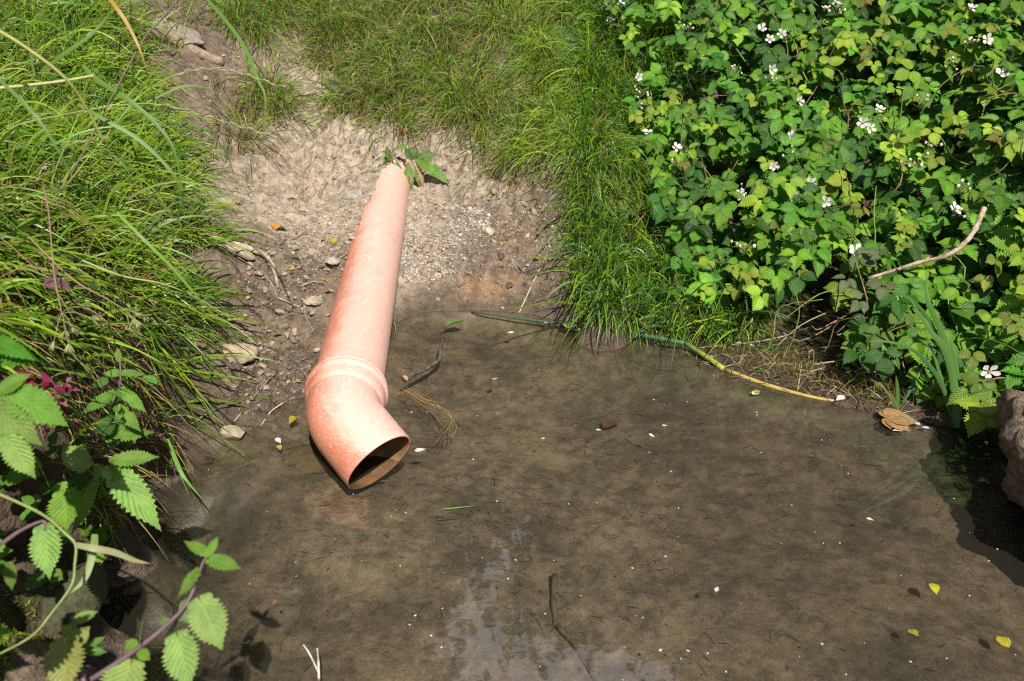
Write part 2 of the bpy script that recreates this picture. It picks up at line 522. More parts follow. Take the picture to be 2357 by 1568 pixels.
def m_ground():
    t = NT('earth')
    p = t.pos()
    col = t.attr('Col').outputs['Color']
    lp = t.n('ShaderNodeSeparateXYZ')
    t.l(t.attr('lp').outputs['Vector'], lp.inputs[0])
    wet, bed = lp.outputs[0], lp.outputs[1]
    n1 = t.noise(30, 8, .62, p)
    n2 = t.noise(140, 5, .7, p)
    v1 = t.vor(210, vec=p)
    v2 = t.vor(95, vec=p, out='Color')
    c = t.mix(t.mr(n1, .32, .68), t.mix(1, col, (.55, .53, .51), 'MULTIPLY'), t.mix(1, col, (1.36, 1.34, 1.32), 'MULTIPLY'))
    c = t.mix(t.math('MULTIPLY', t.mr(n2, .42, .66), .5), c, t.mix(1, col, (1.35, 1.33, 1.3), 'MULTIPLY'))
    dk = t.ramp(t.noise(75, 4, .75, p), [(.3, 1), (.42, 0)])
    c = t.mix(t.math('MULTIPLY', dk, .4), c, t.mix(1, col, (.45, .42, .4), 'MULTIPLY'))
    # grit: pale grains
    gr = t.ramp(v1, [(.10, 1), (.16, 0)])
    gm = t.math('MULTIPLY', gr, t.mr(t.noise(33, 2, .5, p), .45, .6))
    c = t.mix(t.math('MULTIPLY', gm, .45), c, t.mix(.5, c, (.42, .38, .33)))
    # dark organic flecks and silt on the pond bed
    st = t.mapping(p, (1.0, 1.4, 1), (0, 0, .5))
    f1 = t.ramp(t.noise(60, 5, .75, st, .3), [(.36, 1), (.46, 0)])
    f2 = t.ramp(t.noise(4.2, 9, .74, p, .1), [(.41, 1), (.56, 0)])
    f3 = t.ramp(t.noise(19, 8, .72, p, .1), [(.36, 1), (.52, 0)])
    fl = t.math('MULTIPLY', t.math('ADD', t.math('MULTIPLY', f1, .45), t.math('ADD', t.math('MULTIPLY', f2, .60), t.math('MULTIPLY', f3, .22)), clamp=True), bed)
    c = t.mix(fl, c, t.mix(.55, t.mix(1, col, (.33, .33, .34), 'MULTIPLY'), (.040, .042, .030)))
    lite = t.math('MULTIPLY', t.ramp(t.noise(8, 6, .68, st, .1), [(.52, 0), (.64, 1)]), bed)
    c = t.mix(t.math('MULTIPLY', lite, .5), c, t.mix(1, col, (1.6, 1.5, 1.35), 'MULTIPLY'))
    spk = t.ramp(t.vor(260, vec=p), [(.06, 1), (.10, 0)])
    c = t.mix(t.math('MULTIPLY', t.math('MULTIPLY', spk, bed), .6), c, (.5, .42, .3))
    gn = t.noise(330, 3, .7, p)
    c = t.mix(bed, c, t.mix(t.mr(gn, .36, .64), t.mix(1, c, (.72, .72, .72), 'MULTIPLY'), t.mix(1, c, (1.28, 1.27, 1.24), 'MULTIPLY')))
    v3 = t.vor(62, vec=t.mapping(p, (1, 1, 1)))
    h = t.math('ADD', t.math('MULTIPLY', n1, .9), t.math('ADD', t.math('MULTIPLY', n2, .6), t.math('ADD', t.math('MULTIPLY', v1, -.3), t.math('MULTIPLY', v3, -.5))))
    bq = t.n('ShaderNodeBump')
    t.l(t.mr(bed, 0, 1, .7, .12), bq.inputs['Strength'])
    bq.inputs['Distance'].default_value = .014
    t.l(h, bq.inputs['Height'])
    nb = bq.outputs[0]
    rg = t.mr(wet, 0, 1, .95, .42)
    sp = t.mr(wet, 0, 1, .12, .35)
    return t.end(t.bsdf(c, rg, sp, nb))
def m_water():
    t = NT('pond_water')
    p = t.pos()
    n = t.noise(7, 3, .5, t.mapping(p, (1, 1.6, 1)))
    nb = t.bump(n, .022, .02)
    fr = t.n('ShaderNodeFresnel')
    fr.inputs['IOR'].default_value = 1.52
    t.l(nb, fr.inputs['Normal'])
    gl = t.n('ShaderNodeBsdfGlossy')
    gl.inputs['Roughness'].default_value = 0.03
    gl.inputs['Color'].default_value = (1, 1, 1, 1)
    t.l(nb, gl.inputs['Normal'])
    tr = t.n('ShaderNodeBsdfTransparent')
    tr.inputs['Color'].default_value = (.90, .88, .835, 1)
    df = t.n('ShaderNodeBsdfDiffuse')
    df.inputs['Color'].default_value = (.105, .094, .068, 1)
    body = t.mixsh(.13, tr.outputs[0], df.outputs[0])
    return t.end(t.mixsh(fr.outputs[0], body, gl.outputs[0]))
def m_pipe():
    t = NT('orange_drain_plastic')
    p = t.pos()
    ge = t.n('ShaderNodeNewGeometry')
    dp = t.n('ShaderNodeVectorMath', operation='DOT_PRODUCT')
    t.l(ge.outputs['Normal'], dp.inputs[0])
    dp.inputs[1].default_value = (.66, -.12, .74)
    base = t.mix(t.mr(t.noise(9, 4, .6, p), .35, .65), (.60, .195, .11), (.67, .25, .155))
    n1 = t.noise(11, 4, .55, p, .8)
    n2 = t.noise(70, 4, .6, t.mapping(p, (1.0, .12, 1.0), (0, 0, -.06)))
    settle = t.math('ADD', t.math('MULTIPLY', dp.outputs['Value'], 1.1), t.math('ADD', t.math('MULTIPLY', n1, 1.05), t.math('MULTIPLY', n2, .35)))
    # less dust towards the elbow
    yy = t.n('ShaderNodeSeparateXYZ')
    t.l(p, yy.inputs[0])
    far = t.mr(yy.outputs[1], 1.45, 2.1, .02, 0.08, False)
    settle = t.math('ADD', settle, far)
    dust = t.mr(settle, .80, 1.50, 0.03, .92)
    c = t.mix(dust, base, (.70, .425, .35))
    grime = t.ramp(t.noise(11, 6, .7, t.mapping(p, (1.3, .5, 1.3)), .3), [(.54, 0), (.66, 1)])
    c = t.mix(t.math('MULTIPLY', grime, .38), c, (.46, .30, .21))
    # dried splashes and scuffs
    s1 = t.ramp(t.noise(30, 3, .6, t.mapping(p, (1.2, .55, 1.2), (0, 0, .6)), .5), [(.60, 0), (.65, 1)])
    c = t.mix(t.math('MULTIPLY', s1, .30), c, (.74, .58, .48))
    s2 = t.ramp(t.noise(190, 2, .5, t.mapping(p, (1, .12, 1), (0, 0, .5))), [(.60, 0), (.70, 1)])
    s3 = t.ramp(t.noise(190, 2, .5, t.mapping(p, (.12, 1, 1), (.4, 0, .8))), [(.58, 0), (.68, 1)])
    s4 = t.ramp(t.noise(420, 2, .5, t.mapping(p, (.06, 1, .5), (.2, 0, 2.2))), [(.62, 0), (.70, 1)])
    s3 = t.math('MAXIMUM', s3, s4)
    c = t.mix(t.math('MULTIPLY', t.math('MAXIMUM', s2, s3), .32), c, (.86, .64, .55))
    # algae at the waterline, mud low on the far left flank
    al = t.math('MULTIPLY', t.mr(yy.outputs[2], .008, .040, 1, 0), t.mr(t.noise(22, 5, .65, p), .30, .55))
    c = t.mix(t.math('MULTIPLY', al, .75), c, (.10, .085, .04))
    nb = t.bump(t.math('ADD', n1, t.math('MULTIPLY', n2, .3)), .08, .004)
    rg = t.mr(dust, 0, 1, .36, .6)
    return t.end(t.bsdf(c, rg, .5, nb))
def m_bore():
    t = NT('slimy_pipe_bore')
    n = t.noise(20, 5, .6, t.pos())
    c = t.mix(t.mr(n, .35, .65), (.16, .11, .06), (.42, .19, .08))
    return t.end(t.bsdf(c, .45, .4, t.bump(n, .3, .004)))

M = {}
M['ground'] = m_ground()
M['water'] = m_water()
M['pipe'] = m_pipe()
M['bore'] = m_bore()
M['bramble'] = m_leaf('bramble_leaf', 8, .40, .42, .45, .36, 1.4, .5)
M['bramble_spot'] = m_leaf('spotted_leaf', 8, .40, .5, .4, .30, 1.3, .5, spots=True)
M['nettle'] = m_leaf('nettle_leaf', 8, .34, .55, .35, .32, 1.35, .6)
M['dock'] = m_leaf('dock_leaf', 10, .25, .5, .4, .28, 1.5, .4, spots=True)
M['tree'] = m_leaf('tree_leaf', 6, .4, .5, .4, .3)
M['blade'] = m_blade('grass_blade', .42, .4, .36)
M['blade_broad'] = m_blade('broad_blade', .45, .3, .3)
M['wood'] = m_col('bark', .8, .2, 60, .4, .5, .004)
M['stone'] = m_col('stone', .9, .2, 55, .28, .7, .004, detail=7)
M['clod'] = m_col('stony_clod', .95, .15, 60, .38, .9, .012, detail=8)
M['stem'] = m_col('plant_stem', .5, .4, 50, .15, .1, .001)
M['petal'] = m_leaf('white_petal', 5, .1, .55, .3, .35, 1.0, .1, yellow=(1, 1, 1))
M['dry'] = m_leaf('dead_leaf', 7, .4, .6, .3, .25, 1.2, .5, yellow=(1.1, 1, .8))
M['moss'] = m_blade('moss', .8, .1, .3)

# ------------------------------------------------------------------ ground: one sheet out to the horizon
def axis(fine0, fine1, step, lo, hi):
    a = list(np.arange(fine0, fine1 + 1e-6, step))
    s, x = step, a[-1]
    while x < hi:
        s *= 1.16
        x += s
        a.append(x)
    s, x = step, a[0]
    b = []
    while x > lo:
        s *= 1.16
        x -= s
        b.append(x)
    return np.array(b[::-1] + a)
gx = axis(-1.1, 1.25, .0055, -60, 60)
gy = axis(.78, 3.7, .0058, -40, 90)
GX, GY = np.meshgrid(gx, gy)
far = np.maximum(np.abs(GX), np.abs(GY - 1.5))
cl = lambda v, a, b: np.clip(v, a, b)
Zg = Z(cl(GX, -6, 6), cl(GY, -5, 10))
nx, ny = len(gx), len(gy)
V = np.stack([GX.ravel(), GY.ravel(), Zg.ravel()], 1)
ii = (np.arange(ny - 1)[:, None] * nx + np.arange(nx - 1)[None]).ravel()
F = np.stack([ii, ii + 1, ii + nx + 1, ii + nx], 1)
zb = Zg.ravel()
X_, Y_ = GX.ravel(), GY.ravel()
dry = np.array([.345, .282, .215])
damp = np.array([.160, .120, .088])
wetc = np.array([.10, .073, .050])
bedc = np.array([.212, .172, .120])
soil = np.array([.062, .045, .031])
ochre = np.array([.34, .20, .10])
nA = fbm(X_, Y_, 2.2, 4)
nB = fbm(X_ + 9, Y_ - 4, 6.5, 4)
# dry pale clay on the path left of the pipe and on the face above it; damp soil lower down
dryness = sstep(2.12, 2.50, Y_ + .28 * nB + .2 * nA) * sstep(.85, .25, np.abs(X_ + .45) + .08 * nA) * sstep(-.05, -.35, X_ + .05 * nB)
dryness = np.maximum(dryness, .85 * sstep(2.55, 2.85, Y_ + .15 * nB) * sstep(.38, .22, np.abs(X_ + .27) + .07 * nB))
wetn = sstep(.075, .005, zb + .02 * nB)
colr = damp[None] * (1 - dryness)[:, None] + dry[None] * dryness[:, None]
# ochre seep at the foot of the slope right of the pipe
oc = sstep(.12, .02, np.abs(zb - .075 + .03 * nB)) * sstep(-.38, -.28, X_) * sstep(.15, -.02, X_) * sstep(0, .35, fbm(X_, Y_, 7, 3)) * (Y_ < 2.75)
colr = colr * (1 - .55 * oc)[:, None] + ochre[None] * (.55 * oc)[:, None]
colr = colr * (1 - wetn)[:, None] + wetc[None] * wetn[:, None]
# dark soil under grass, thicket and left bank plants, their shade painted in
shaded_soil = np.clip(sstep(.22, .36, X_ - .12 * (Y_ - 2.2)) * sstep(1.3, 1.7, Y_) + sstep(-.82, -.95, X_ + .06 * nA) * sstep(2.35, 2.0, Y_ + .2 * nA) + .6 * sstep(3.3, 3.5, Y_ + .1 * nA) * sstep(-.72, -.5, X_) + 1.1 * sstep(-.58, -.66, X_) * sstep(1.75, 1.5, Y_ + .1 * nB) * sstep(.0, .04, zb), 0, 1)
colr = colr * (1 - .8 * shaded_soil)[:, None] + soil[None] * (.8 * shaded_soil)[:, None]
bed = sstep(.004, -.012, zb)
bedc = bedc[None] * ((1 - .28 * sstep(.0, .65, X_ + .25 * nA)) * (1 - .5 * sstep(-.38, -.60, X_ + .08 * nB) * sstep(1.62, 1.40, Y_ + .08 * nA)))[:, None]  # left side: dark mud and the bank's shade both put into the bed colour
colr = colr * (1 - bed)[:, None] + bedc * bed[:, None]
# pale silt fan, clean sand
rr = fanr(X_, Y_)
fan = sstep(1.05, .8, rr) * bed
colr = colr * (1 - .85 * fan)[:, None] + np.array([.30, .21, .14])[None] * (.85 * fan)[:, None]
mb = MB()
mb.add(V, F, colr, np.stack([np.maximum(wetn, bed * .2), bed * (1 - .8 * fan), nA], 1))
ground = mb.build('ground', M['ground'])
tag(ground, kind='structure')
# ------------------------------------------------------------------ water
mb = MB()
gxw, gyw = np.linspace(-1.6, 2.4, 41), np.linspace(-1.6, 2.7, 41)
WX, WY = np.meshgrid(gxw, gyw)
i2 = (np.arange(40)[:, None] * 41 + np.arange(40)[None]).ravel()
mb.add(np.stack([WX.ravel(), WY.ravel(), np.zeros(WX.size)], 1), np.stack([i2, i2 + 1, i2 + 42, i2 + 41], 1))
water = mb.build('water', M['water'])
tag(water, kind='structure')

# ------------------------------------------------------------------ drain pipe
CM = np.array([-.278, 1.390, .036])
NM = nrm(CM - BEND)
def sweep(rings, ns=72):
    """rings: list of (centre, axis, radius); quads between them."""
    V = []
    th = np.arange(ns) * 2 * math.pi / ns
    u = nrm(np.cross(rings[0][1], [0, 0, 1]))
    for c, a, r in rings:
        u = nrm(u - a * (u @ a))
        b = np.cross(a, u)
        V.append(c + r * (np.cos(th)[:, None] * u + np.sin(th)[:, None] * b))
    n = len(rings)
    k = np.arange(ns)
    F = np.concatenate([np.stack([i * ns + k, i * ns + (k + 1) % ns, (i + 1) * ns + (k + 1) % ns, (i + 1) * ns + k], 1) for i in range(n - 1)])
    return np.concatenate(V), F
pipe = thing('drain_pipe', 'dusty orange plastic drain pipe running from the clay bank down into the pond', 'pipe', BEND)
DN = -AX
mb = MB()
T0 = 1.95
rings = [(BEND + AX * t, DN, .0802) for t in np.linspace(T0, .07, 40)]
v, f = sweep(rings)
mb.add(v, f)
mb.build('pipe_barrel', M['pipe'], pipe)
# elbow: socket, 46 degree bend, spigot with an open mouth
ang = math.acos(float(np.clip(DN @ NM, -1, 1)))
RB = .098
TL = RB * math.tan(ang / 2)
nb_ = nrm(NM - DN * (NM @ DN))
path = []
for t in np.linspace(.062, TL + .001, 5): path.append((BEND + AX * t, DN))
cc = BEND + AX * TL + nb_ * RB
for a in np.linspace(0, ang, 14):
    path.append((cc + RB * (-nb_ * math.cos(a) + DN * math.sin(a)), nrm(DN * math.cos(a) + nb_ * math.sin(a))))
L_end = np.linalg.norm(CM - BEND)
for t in np.linspace(TL + .008, L_end, 8): path.append((BEND + NM * t, NM))
rings = []
for i, (c, a) in enumerate(path):
    r = .0812
    if i == 0: r = .0862
    if i == 1: r = .0840
    rings.append((c, a, r))
c, a = path[-1]
outer = rings[:]
outer[-1] = (c - a * .002, a, .0812)
outer += [(c - a * .0006, a, .0806), (c, a, .0795), (c, a, .0775), (c - a * .001, a, .0766)]
elb = MB()
v, f = sweep(outer, 96)
elb.add(v, f)
inner = [(c_ , a_, .0764) for (c_, a_) in path[::-1]]
inner[0] = (path[-1][0] - path[-1][1] * .001, path[-1][1], .0766)
inner += [(BEND + AX * t, DN, .0755) for t in (.12, .4, .9)]
v, f = sweep(inner, 96)
elb.add(v, f[:, ::-1], mi=1)
elbow = elb.build('elbow', [M['pipe'], M['bore']], pipe)
# socket collar with its seal bead and lip
mb = MB()
prof = [(.112, .0806), (.1115, .0868), (.1105, .0898), (.108, .0910), (.103, .0911), (.0992, .0890), (.0962, .0889), (.0930, .0922), (.0885, .0940), (.0845, .0935), (.081, .0915),
        (.0785, .0893), (.0765, .0884), (.074, .0882), (.066, .0880), (.058, .0876), (.052, .0868), (.046, .0850), (.0425, .0828), (.040, .0814)]
v, f = sweep([(BEND + AX * t, DN, r) for t, r in prof], 96)
mb.add(v, f)
mb.build('collar', M['pipe'], elbow).location = (0, 0, 0)
elbow.children[0].location = -Vector(BEND) - elbow.location if False else (0, 0, 0)
# moulding nub on the outside of the bend
nubc = cc - nb_ * RB
aa = ang * .12
pc = cc + RB * (-nb_ * math.cos(aa) + DN * math.sin(aa))
tang = nrm(DN * math.cos(aa) + nb_ * math.sin(aa))
side = np.cross(tang, nb_)
if side[2] < 0: side = -side
on = nrm(side * .80 - nb_ * .55 + np.array([-.0, -.1, .15]))
on = nrm(on - tang * (on @ tang))
mb = MB()
pn = pc + on * .0808
rr_ = [(.0062, -.001), (.0062, .0012), (.0052, .0018), (.0036, .0016), (.0034, .0006), (.0016, .0005), (.0013, .0022), (.0002, .0025)]
v, f = sweep([(pn + on * h, on, r) for r, h in rr_], 24)
mb.add(v, f)
nub = mb.build('moulding_nub', M['pipe'], elbow)
nub.location = (0, 0, 0)

# ------------------------------------------------------------------ leaf templates (x across, y along, z up), lp = (s, t, random)
def leaf_T(ns=17, nt=7, width=.36, peak=.42, tip=1.15, serr=.10, pleat=.018, npl=8, slant=.38, fold=.10, droop=.16, heart=0.0, curl=0.0, wave=0.0):
    s = np.linspace(0, 1, ns)
    t = np.linspace(-1, 1, nt)
    pk = math.log(.5) / math.log(peak)
    prof = np.sin(math.pi * s ** pk) ** .78
    prof = prof * (1 - .38 * sstep(.62, 1, s)) ** tip
    prof[0], prof[-1] = .06, .0
    if heart:
        prof[1] = max(prof[1], heart)
    sg = np.where(np.arange(ns) % 2 == 0, 1.0, -1.0)
    sg[0] = sg[-1] = 0
    wv = width * (prof * (1 + serr * sg))
    Vv, L = [], []
    for i in range(ns):
        for j in range(nt):
            a = abs(t[j])
            edge = (a > .99)
            wd = wv[i] if edge else width * prof[i]
            y = s[i] + (serr * .35 * sg[i] / ns * 3 if edge else 0)
            if heart and a > .3: y -= heart * .16 * (1 - sstep(0, .22, s[i])) * a
            z = fold * a * width * prof[i] * 1.6 - droop * s[i] ** 2 - curl * a * a * width
            z += pleat * math.cos(2 * math.pi * (npl * (s[i] - slant * a))) * (1 if a < .95 else .4) * (a > .1)
            z += wave * math.sin(s[i] * 19 + (1 if t[j] > 0 else 2.2)) * a * a
            Vv.append((t[j] * wd, y, z))
            L.append((s[i], t[j], 0))
    Fv = [(i * nt + j, i * nt + j + 1, (i + 1) * nt + j + 1, (i + 1) * nt + j) for i in range(ns - 1) for j in range(nt - 1)]
    return np.array(Vv), np.array(Fv), np.array(L)
T_BR = [leaf_T(23, 7, .33, .36, 2.0, .17, .010, 8, .40, .12, .14), leaf_T(23, 7, .30, .34, 2.2, .19, .012, 8, .40, .20, .22), leaf_T(21, 7, .36, .38, 1.8, .16, .009, 7, .40, .05, .10)]
T_NET = leaf_T(27, 9, .36, .33, 1.5, .13, .012, 8, .34, .08, .14, heart=.75)
T_DOCK = leaf_T(25, 9, .17, .5, .6, .05, .006, 9, .25, .14, .20, wave=.03)
T_SIMPLE = leaf_T(9, 5, .34, .42, 1.2, .04, .0, 6, .4, .12, .15)
T_PETAL = leaf_T(7, 5, .40, .62, .0, .0, .0, 4, .1, .12, -.12)
T_FERN = leaf_T(15, 5, .30, .35, 1.3, .22, .01, 6, .4, .1, .12)
def frames(normal, along):
    n = nrm(normal)
    y = along - n * (along * n).sum(-1, keepdims=True)
    y = nrm(y)
    x = np.cross(y, n)
    return np.stack([x, y, n], -1)
def leaf_obj(name, T, base, tip, width, nhint, col, mat, parent, arch=0.0):
    """One leaf from base to tip; width is its full breadth in metres."""
    base, tip = np.asarray(base, float), np.asarray(tip, float)
    d = tip - base
    Ln = np.linalg.norm(d)
    R = frames(np.asarray(nhint, float)[None], (d / Ln)[None])[0]
    V, F, L = T
    wx = width / (2 * np.abs(V[:, 0]).max())
    v = V * np.array([wx, Ln, Ln])
    v[:, 2] += V[:, 1] ** 2 * 0.14 * Ln
    v[:, 2] += arch * Ln * np.sin(np.clip(V[:, 1], 0, 1) * math.pi)
    v = v @ R.T + base
    mb = MB()
    l = L.copy()
    l[:, 2] = random.random()
    mb.add(v, F, col, l)
    return mb.build(name, mat, parent)
def rot_jit(R, amt):
    N = len(R)
    a = rng.normal(0, amt, (N, 3))
    K = np.zeros((N, 3, 3))
    K[:, 0, 1], K[:, 0, 2], K[:, 1, 2] = -a[:, 2], a[:, 1], -a[:, 0]
    K = K - K.transpose(0, 2, 1)
    q, _ = np.linalg.qr(np.eye(3)[None] + K)
    sg = np.sign(np.einsum('nii->ni', q))
    q = q * sg[:, None, :]
    return q @ R

# ------------------------------------------------------------------ grass blades
def blades(mb, root, d0, L, W, sag, cols, nseg=5, twist=.6, lean=None):
    """Tapered bending ribbons. root, d0 (N,3); sag = how far gravity pulls the tip (fraction of L)."""
    N = len(root)
    s = np.linspace(0, 1, nseg + 1)
    g = np.zeros((N, 3))
    g[:, 2] = -1
    if lean is not None: g = g + lean
    pts = root[:, None, :] + L[:, None, None] * (s[None, :, None] * d0[:, None, :] + (s ** 2)[None, :, None] * (g * sag[:, None])[:, None, :])
    tg = nrm(np.gradient(pts, axis=1))
    ref = nrm(rng.normal(0, 1, (N, 3)))
    vd = nrm(np.array([0, 0, 0.6])[None] - np.array([0, 1, 0])[None] + .9 * ref)
    sd = nrm(np.cross(tg, vd[:, None, :]))
    wv = (1 - s ** 2.2) * (.55 + .45 * np.minimum(s * 5, 1))
    hw = W[:, None, None] * .5 * wv[None, :, None]
    a, b = pts - sd * hw, pts + sd * hw
    v = np.stack([a, b], 2).reshape(N, -1, 3)
    n = 2 * (nseg + 1)
    k = np.arange(nseg)
    f1 = np.stack([2 * k, 2 * k + 1, 2 * k + 3, 2 * k + 2], 1)
    f = (f1[None] + (np.arange(N) * n)[:, None, None]).reshape(-1, 4)
    shade = np.broadcast_to(cols[:, None, :], (N, n, 3))
    lp = np.zeros((N, n, 3))
    lp[:, :, 0] = np.repeat(s, 2)[None]
    lp[:, :, 1] = np.tile([-1, 1], nseg + 1)[None]
    lp[:, :, 2] = rng.random(N)[:, None]
    mb.add(v.reshape(-1, 3), f, shade.reshape(-1, 3), lp.reshape(-1, 3))
def pick(N, pal, wts, var=.18):
    pal = np.array(pal)
    i = rng.choice(len(pal), N, p=np.array(wts) / np.sum(wts))
    return np.clip(pal[i] * (1 + rng.normal(0, var, (N, 1))) * (1 + rng.normal(0, .06, (N, 3))), .005, 1)
def scatter(n, box, poly=None, outside=None, clump=0, cs=7):
    """Random spots on the ground whose picture position is inside one of the polygons."""
    x = rng.uniform(box[0], box[1], n)
    y = rng.uniform(box[2], box[3], n)
    if clump:
        keep = rng.random(n) < sstep(-clump, clump, fbm(x, y, cs, 3))
        x, y = x[keep], y[keep]
    z = Z(x, y)
    p = np.stack([x, y, z], 1)
    if poly is not None:
        u, v, _ = proj(p)
        k = np.zeros(len(u), bool)
        for q in poly: k |= inpoly(u, v, q)
        p = p[k]
    return p
GREEN = (.125, .25, .018)
LIME = (.25, .36, .03)
DARK = (.04, .105, .012)
DULL = (.175, .205, .065)
STRAW = (.38, .27, .13)
BROWN = (.22, .13, .065)
def rdir(N, mean, sp):
    return nrm(np.array(mean)[None] + rng.normal(0, sp, (N, 3)))
def U(a, b, N): return rng.uniform(a, b, N)

# bank grass behind the pipe
BANK = [[(690, -60), (1420, -60), (1420, 200), (1360, 390), (1320, 430), (1210, 385), (1120, 305), (1060, 290), (1000, 300), (900, 305), (800, 272), (735, 190)],
        [(480, 150), (600, 150), (650, 190), (640, 275), (560, 265), (500, 215)],
        [(350, 105), (440, 110), (480, 160), (400, 165)],
        [(500, 300), (575, 290), (590, 340), (540, 345)],
        [(490, -40), (690, -40), (685, 70), (620, 105), (540, 75), (505, 35)]]
def tussocks(p, k, sp, seed):
    """Gather the spots p into k tussocks; returns new spots and how far each lies off its tussock's middle."""
    r = np.random.default_rng(seed)
    c = p[r.choice(len(p), k)]
    i = r.integers(0, k, len(p))
    o = r.normal(0, 1, (len(p), 2)) * (sp * r.uniform(.6, 1.5, k)[i])[:, None]
    q = c[i].copy()
    q[:, :2] += o
    q[:, 2] = Z(q[:, 0], q[:, 1]) - .004
    return q, o / sp, i
mb = MB()
p0 = scatter(230000, (-1.6, .75, 2.7, 4.6), BANK)
p0 = p0[rng.random(len(p0)) < sstep(-.32, .08, fbm(p0[:, 0], p0[:, 1], 6, 3))]
p, off, ti = tussocks(p0[:17000], 300, .030, 4)
N = len(p)
xr = sstep(-.35, .2, p[:, 0])
tone = np.random.default_rng(9).uniform(.75, 1.25, 400)[ti]
col = np.where((rng.random(N) < .30 + .62 * xr)[:, None], pick(N, [GREEN, LIME, DULL], [4, 5, 2]), pick(N, [DULL, DARK, STRAW, BROWN, GREEN], [5, 2.5, 2, 1.4, 4])) * tone[:, None]
d = nrm(np.stack([off[:, 0] * .5 + .05, off[:, 1] * .4 - .42, np.full(N, .85)], 1) + rng.normal(0, .25, (N, 3)))
blades(mb, p, d, U(.10, .31, N), U(.0022, .0050, N), U(.35, 1.05, N), col, 7)
q, off, ti = tussocks(p0[:15000], 300, .034, 4)
N = len(q)
d = nrm(np.stack([off[:, 0] * .4, off[:, 1] * .3 - .7, np.full(N, .35)], 1) + rng.normal(0, .35, (N, 3)))
blades(mb, q, d, U(.06, .22, N), U(.0016, .0036, N), U(.4, 1.1, N), pick(N, [STRAW, BROWN, (.30, .22, .12), DULL, (.09, .06, .035)], [4, 4, 3, 2, 3]))
q = p[rng.random(len(p)) < .05]
N = len(q)
blades(mb, q, rdir(N, (.0, -.4, 1), .35), U(.20, .36, N), U(.0026, .005, N), U(.4, .9, N), pick(N, [LIME, GREEN, (.34, .36, .11)], [3, 2, 2]), 7)
g1 = mb.build('bank_grass', M['blade'])
tag(g1, 'fine tufted grass and straw hanging over the clay bank above the pipe', 'grass', kind='stuff')

# tall grass hanging between the bank and the thicket, down to the water
RIGHT = [[(1340, -60), (1530, -60), (1600, 300), (1540, 480), (1580, 620), (1760, 720), (1740, 790), (1620, 780), (1450, 748), (1345, 722), (1335, 640), (1325, 560), (1310, 480), (1340, 400)]]
mb = MB()
p = scatter(90000, (.02, 1.2, 1.9, 4.4), RIGHT)[:9000]
N = len(p)
low = sstep(2.5, 2.25, p[:, 1])
blades(mb, p, rdir(N, (-.02, -.60, .92), .36), U(.12, .32, N) * (1 - .3 * low), U(.0026, .0058, N), U(.25, .95, N), pick(N, [GREEN, LIME, DARK, (.10, .19, .05), STRAW], [5, 3.4, 2.5, 2, .6]), 7)
q = p[rng.random(N) < .20]
N = len(q)
blades(mb, q, rdir(N, (-.25, -.6, 1), .3), U(.24, .44, N), U(.0045, .008, N), U(.35, .8, N), pick(N, [(.10, .20, .07), GREEN, LIME], [3, 3, 1]), 8)
q = p[rng.random(len(p)) < .3]
N = len(q)
blades(mb, q, rdir(N, (-.05, -.5, .6), .5), U(.08, .2, N), U(.0015, .003, N), U(.4, .9, N), pick(N, [STRAW, BROWN, DULL], [3, 3, 2]))
STEEP = [[(1310, 600), (1400, 640), (1520, 650), (1640, 740), (1640, 785), (1450, 748), (1340, 724), (1318, 690)]]
p = scatter(120000, (.05, .8, 1.95, 2.75), STEEP)[:1500]
N = len(p)
blades(mb, p, rdir(N, (.02, -.75, .7), .33), U(.06, .16, N), U(.002, .0042, N), U(.5, 1.0, N), pick(N, [GREEN, LIME, DARK, STRAW], [5, 3, 2, 1.2]), 6)
g2 = mb.build('overhanging_grass', M['blade'])
tag(g2, 'lush green grass hanging down the bank beside the bramble thicket to the water', 'grass', kind='stuff')

# grass of the near left bank, flopping right and down over the bare soil
LEFT = [[(-250, -200), (275, -60), (300, 120), (335, 250), (375, 330), (398, 410), (445, 500), (452, 620), (455, 700), (445, 800), (415, 900), (375, 960), (330, 900), (255, 770), (120, 700), (-250, 720)],
        [(330, 960), (430, 940), (440, 1010), (400, 1050), (330, 1020)]]
mb = MB()
p = scatter(120000, (-2.4, -.6, 1.0, 3.6), LEFT)
p, off, ti = tussocks(p[:10500], 240, .035, 6)
N = len(p)
edge = sstep(-1.15, -.8, p[:, 0])
tone = np.random.default_rng(19).uniform(.7, 1.25, 400)[ti]
d = nrm(np.stack([.30 + .50 * edge + off[:, 0] * .4, -.12 - .15 * edge + off[:, 1] * .4, 1.0 - .45 * edge], 1) + rng.normal(0, .46, (N, 3)))
blades(mb, p, d, U(.08, .23, N), U(.0038, .0076, N), U(.15, .85, N), pick(N, [GREEN, LIME, DARK, (.18, .30, .03)], [5, 4, 2, 3.5]) * tone[:, None], 6)
# bigger blades and brown stems nearer the lens
BIG = [[(-200, -150), (240, -60), (300, 150), (360, 420), (330, 640), (200, 720), (-200, 720)]]
q = scatter(60000, (-2.2, -.7, 1.0, 3.0), BIG)[:240]
q[:, 2] += .02
n_ = len(q)
blades(mb, q, rdir(n_, (.45, -.25, 1.0), .35), U(.24, .42, n_), U(.004, .0075, n_), U(.3, .8, n_), pick(n_, [GREEN, LIME, (.20, .30, .10), (.36, .33, .12)], [4, 3, 2, 1.4]), 10)
q = scatter(60000, (-2.0, -.65, .9, 2.2), [[(-150, 420), (330, 420), (330, 760), (200, 860), (-150, 800)]])[:200]
n_ = len(q)
blades(mb, q, rdir(n_, (.4, -.35, .7), .4), U(.14, .32, n_), U(.0022, .004, n_), U(.5, 1.2, n_), pick(n_, [(.34, .20, .10), (.24, .14, .07), STRAW, GREEN], [4, 3, 2, 3]), 9)
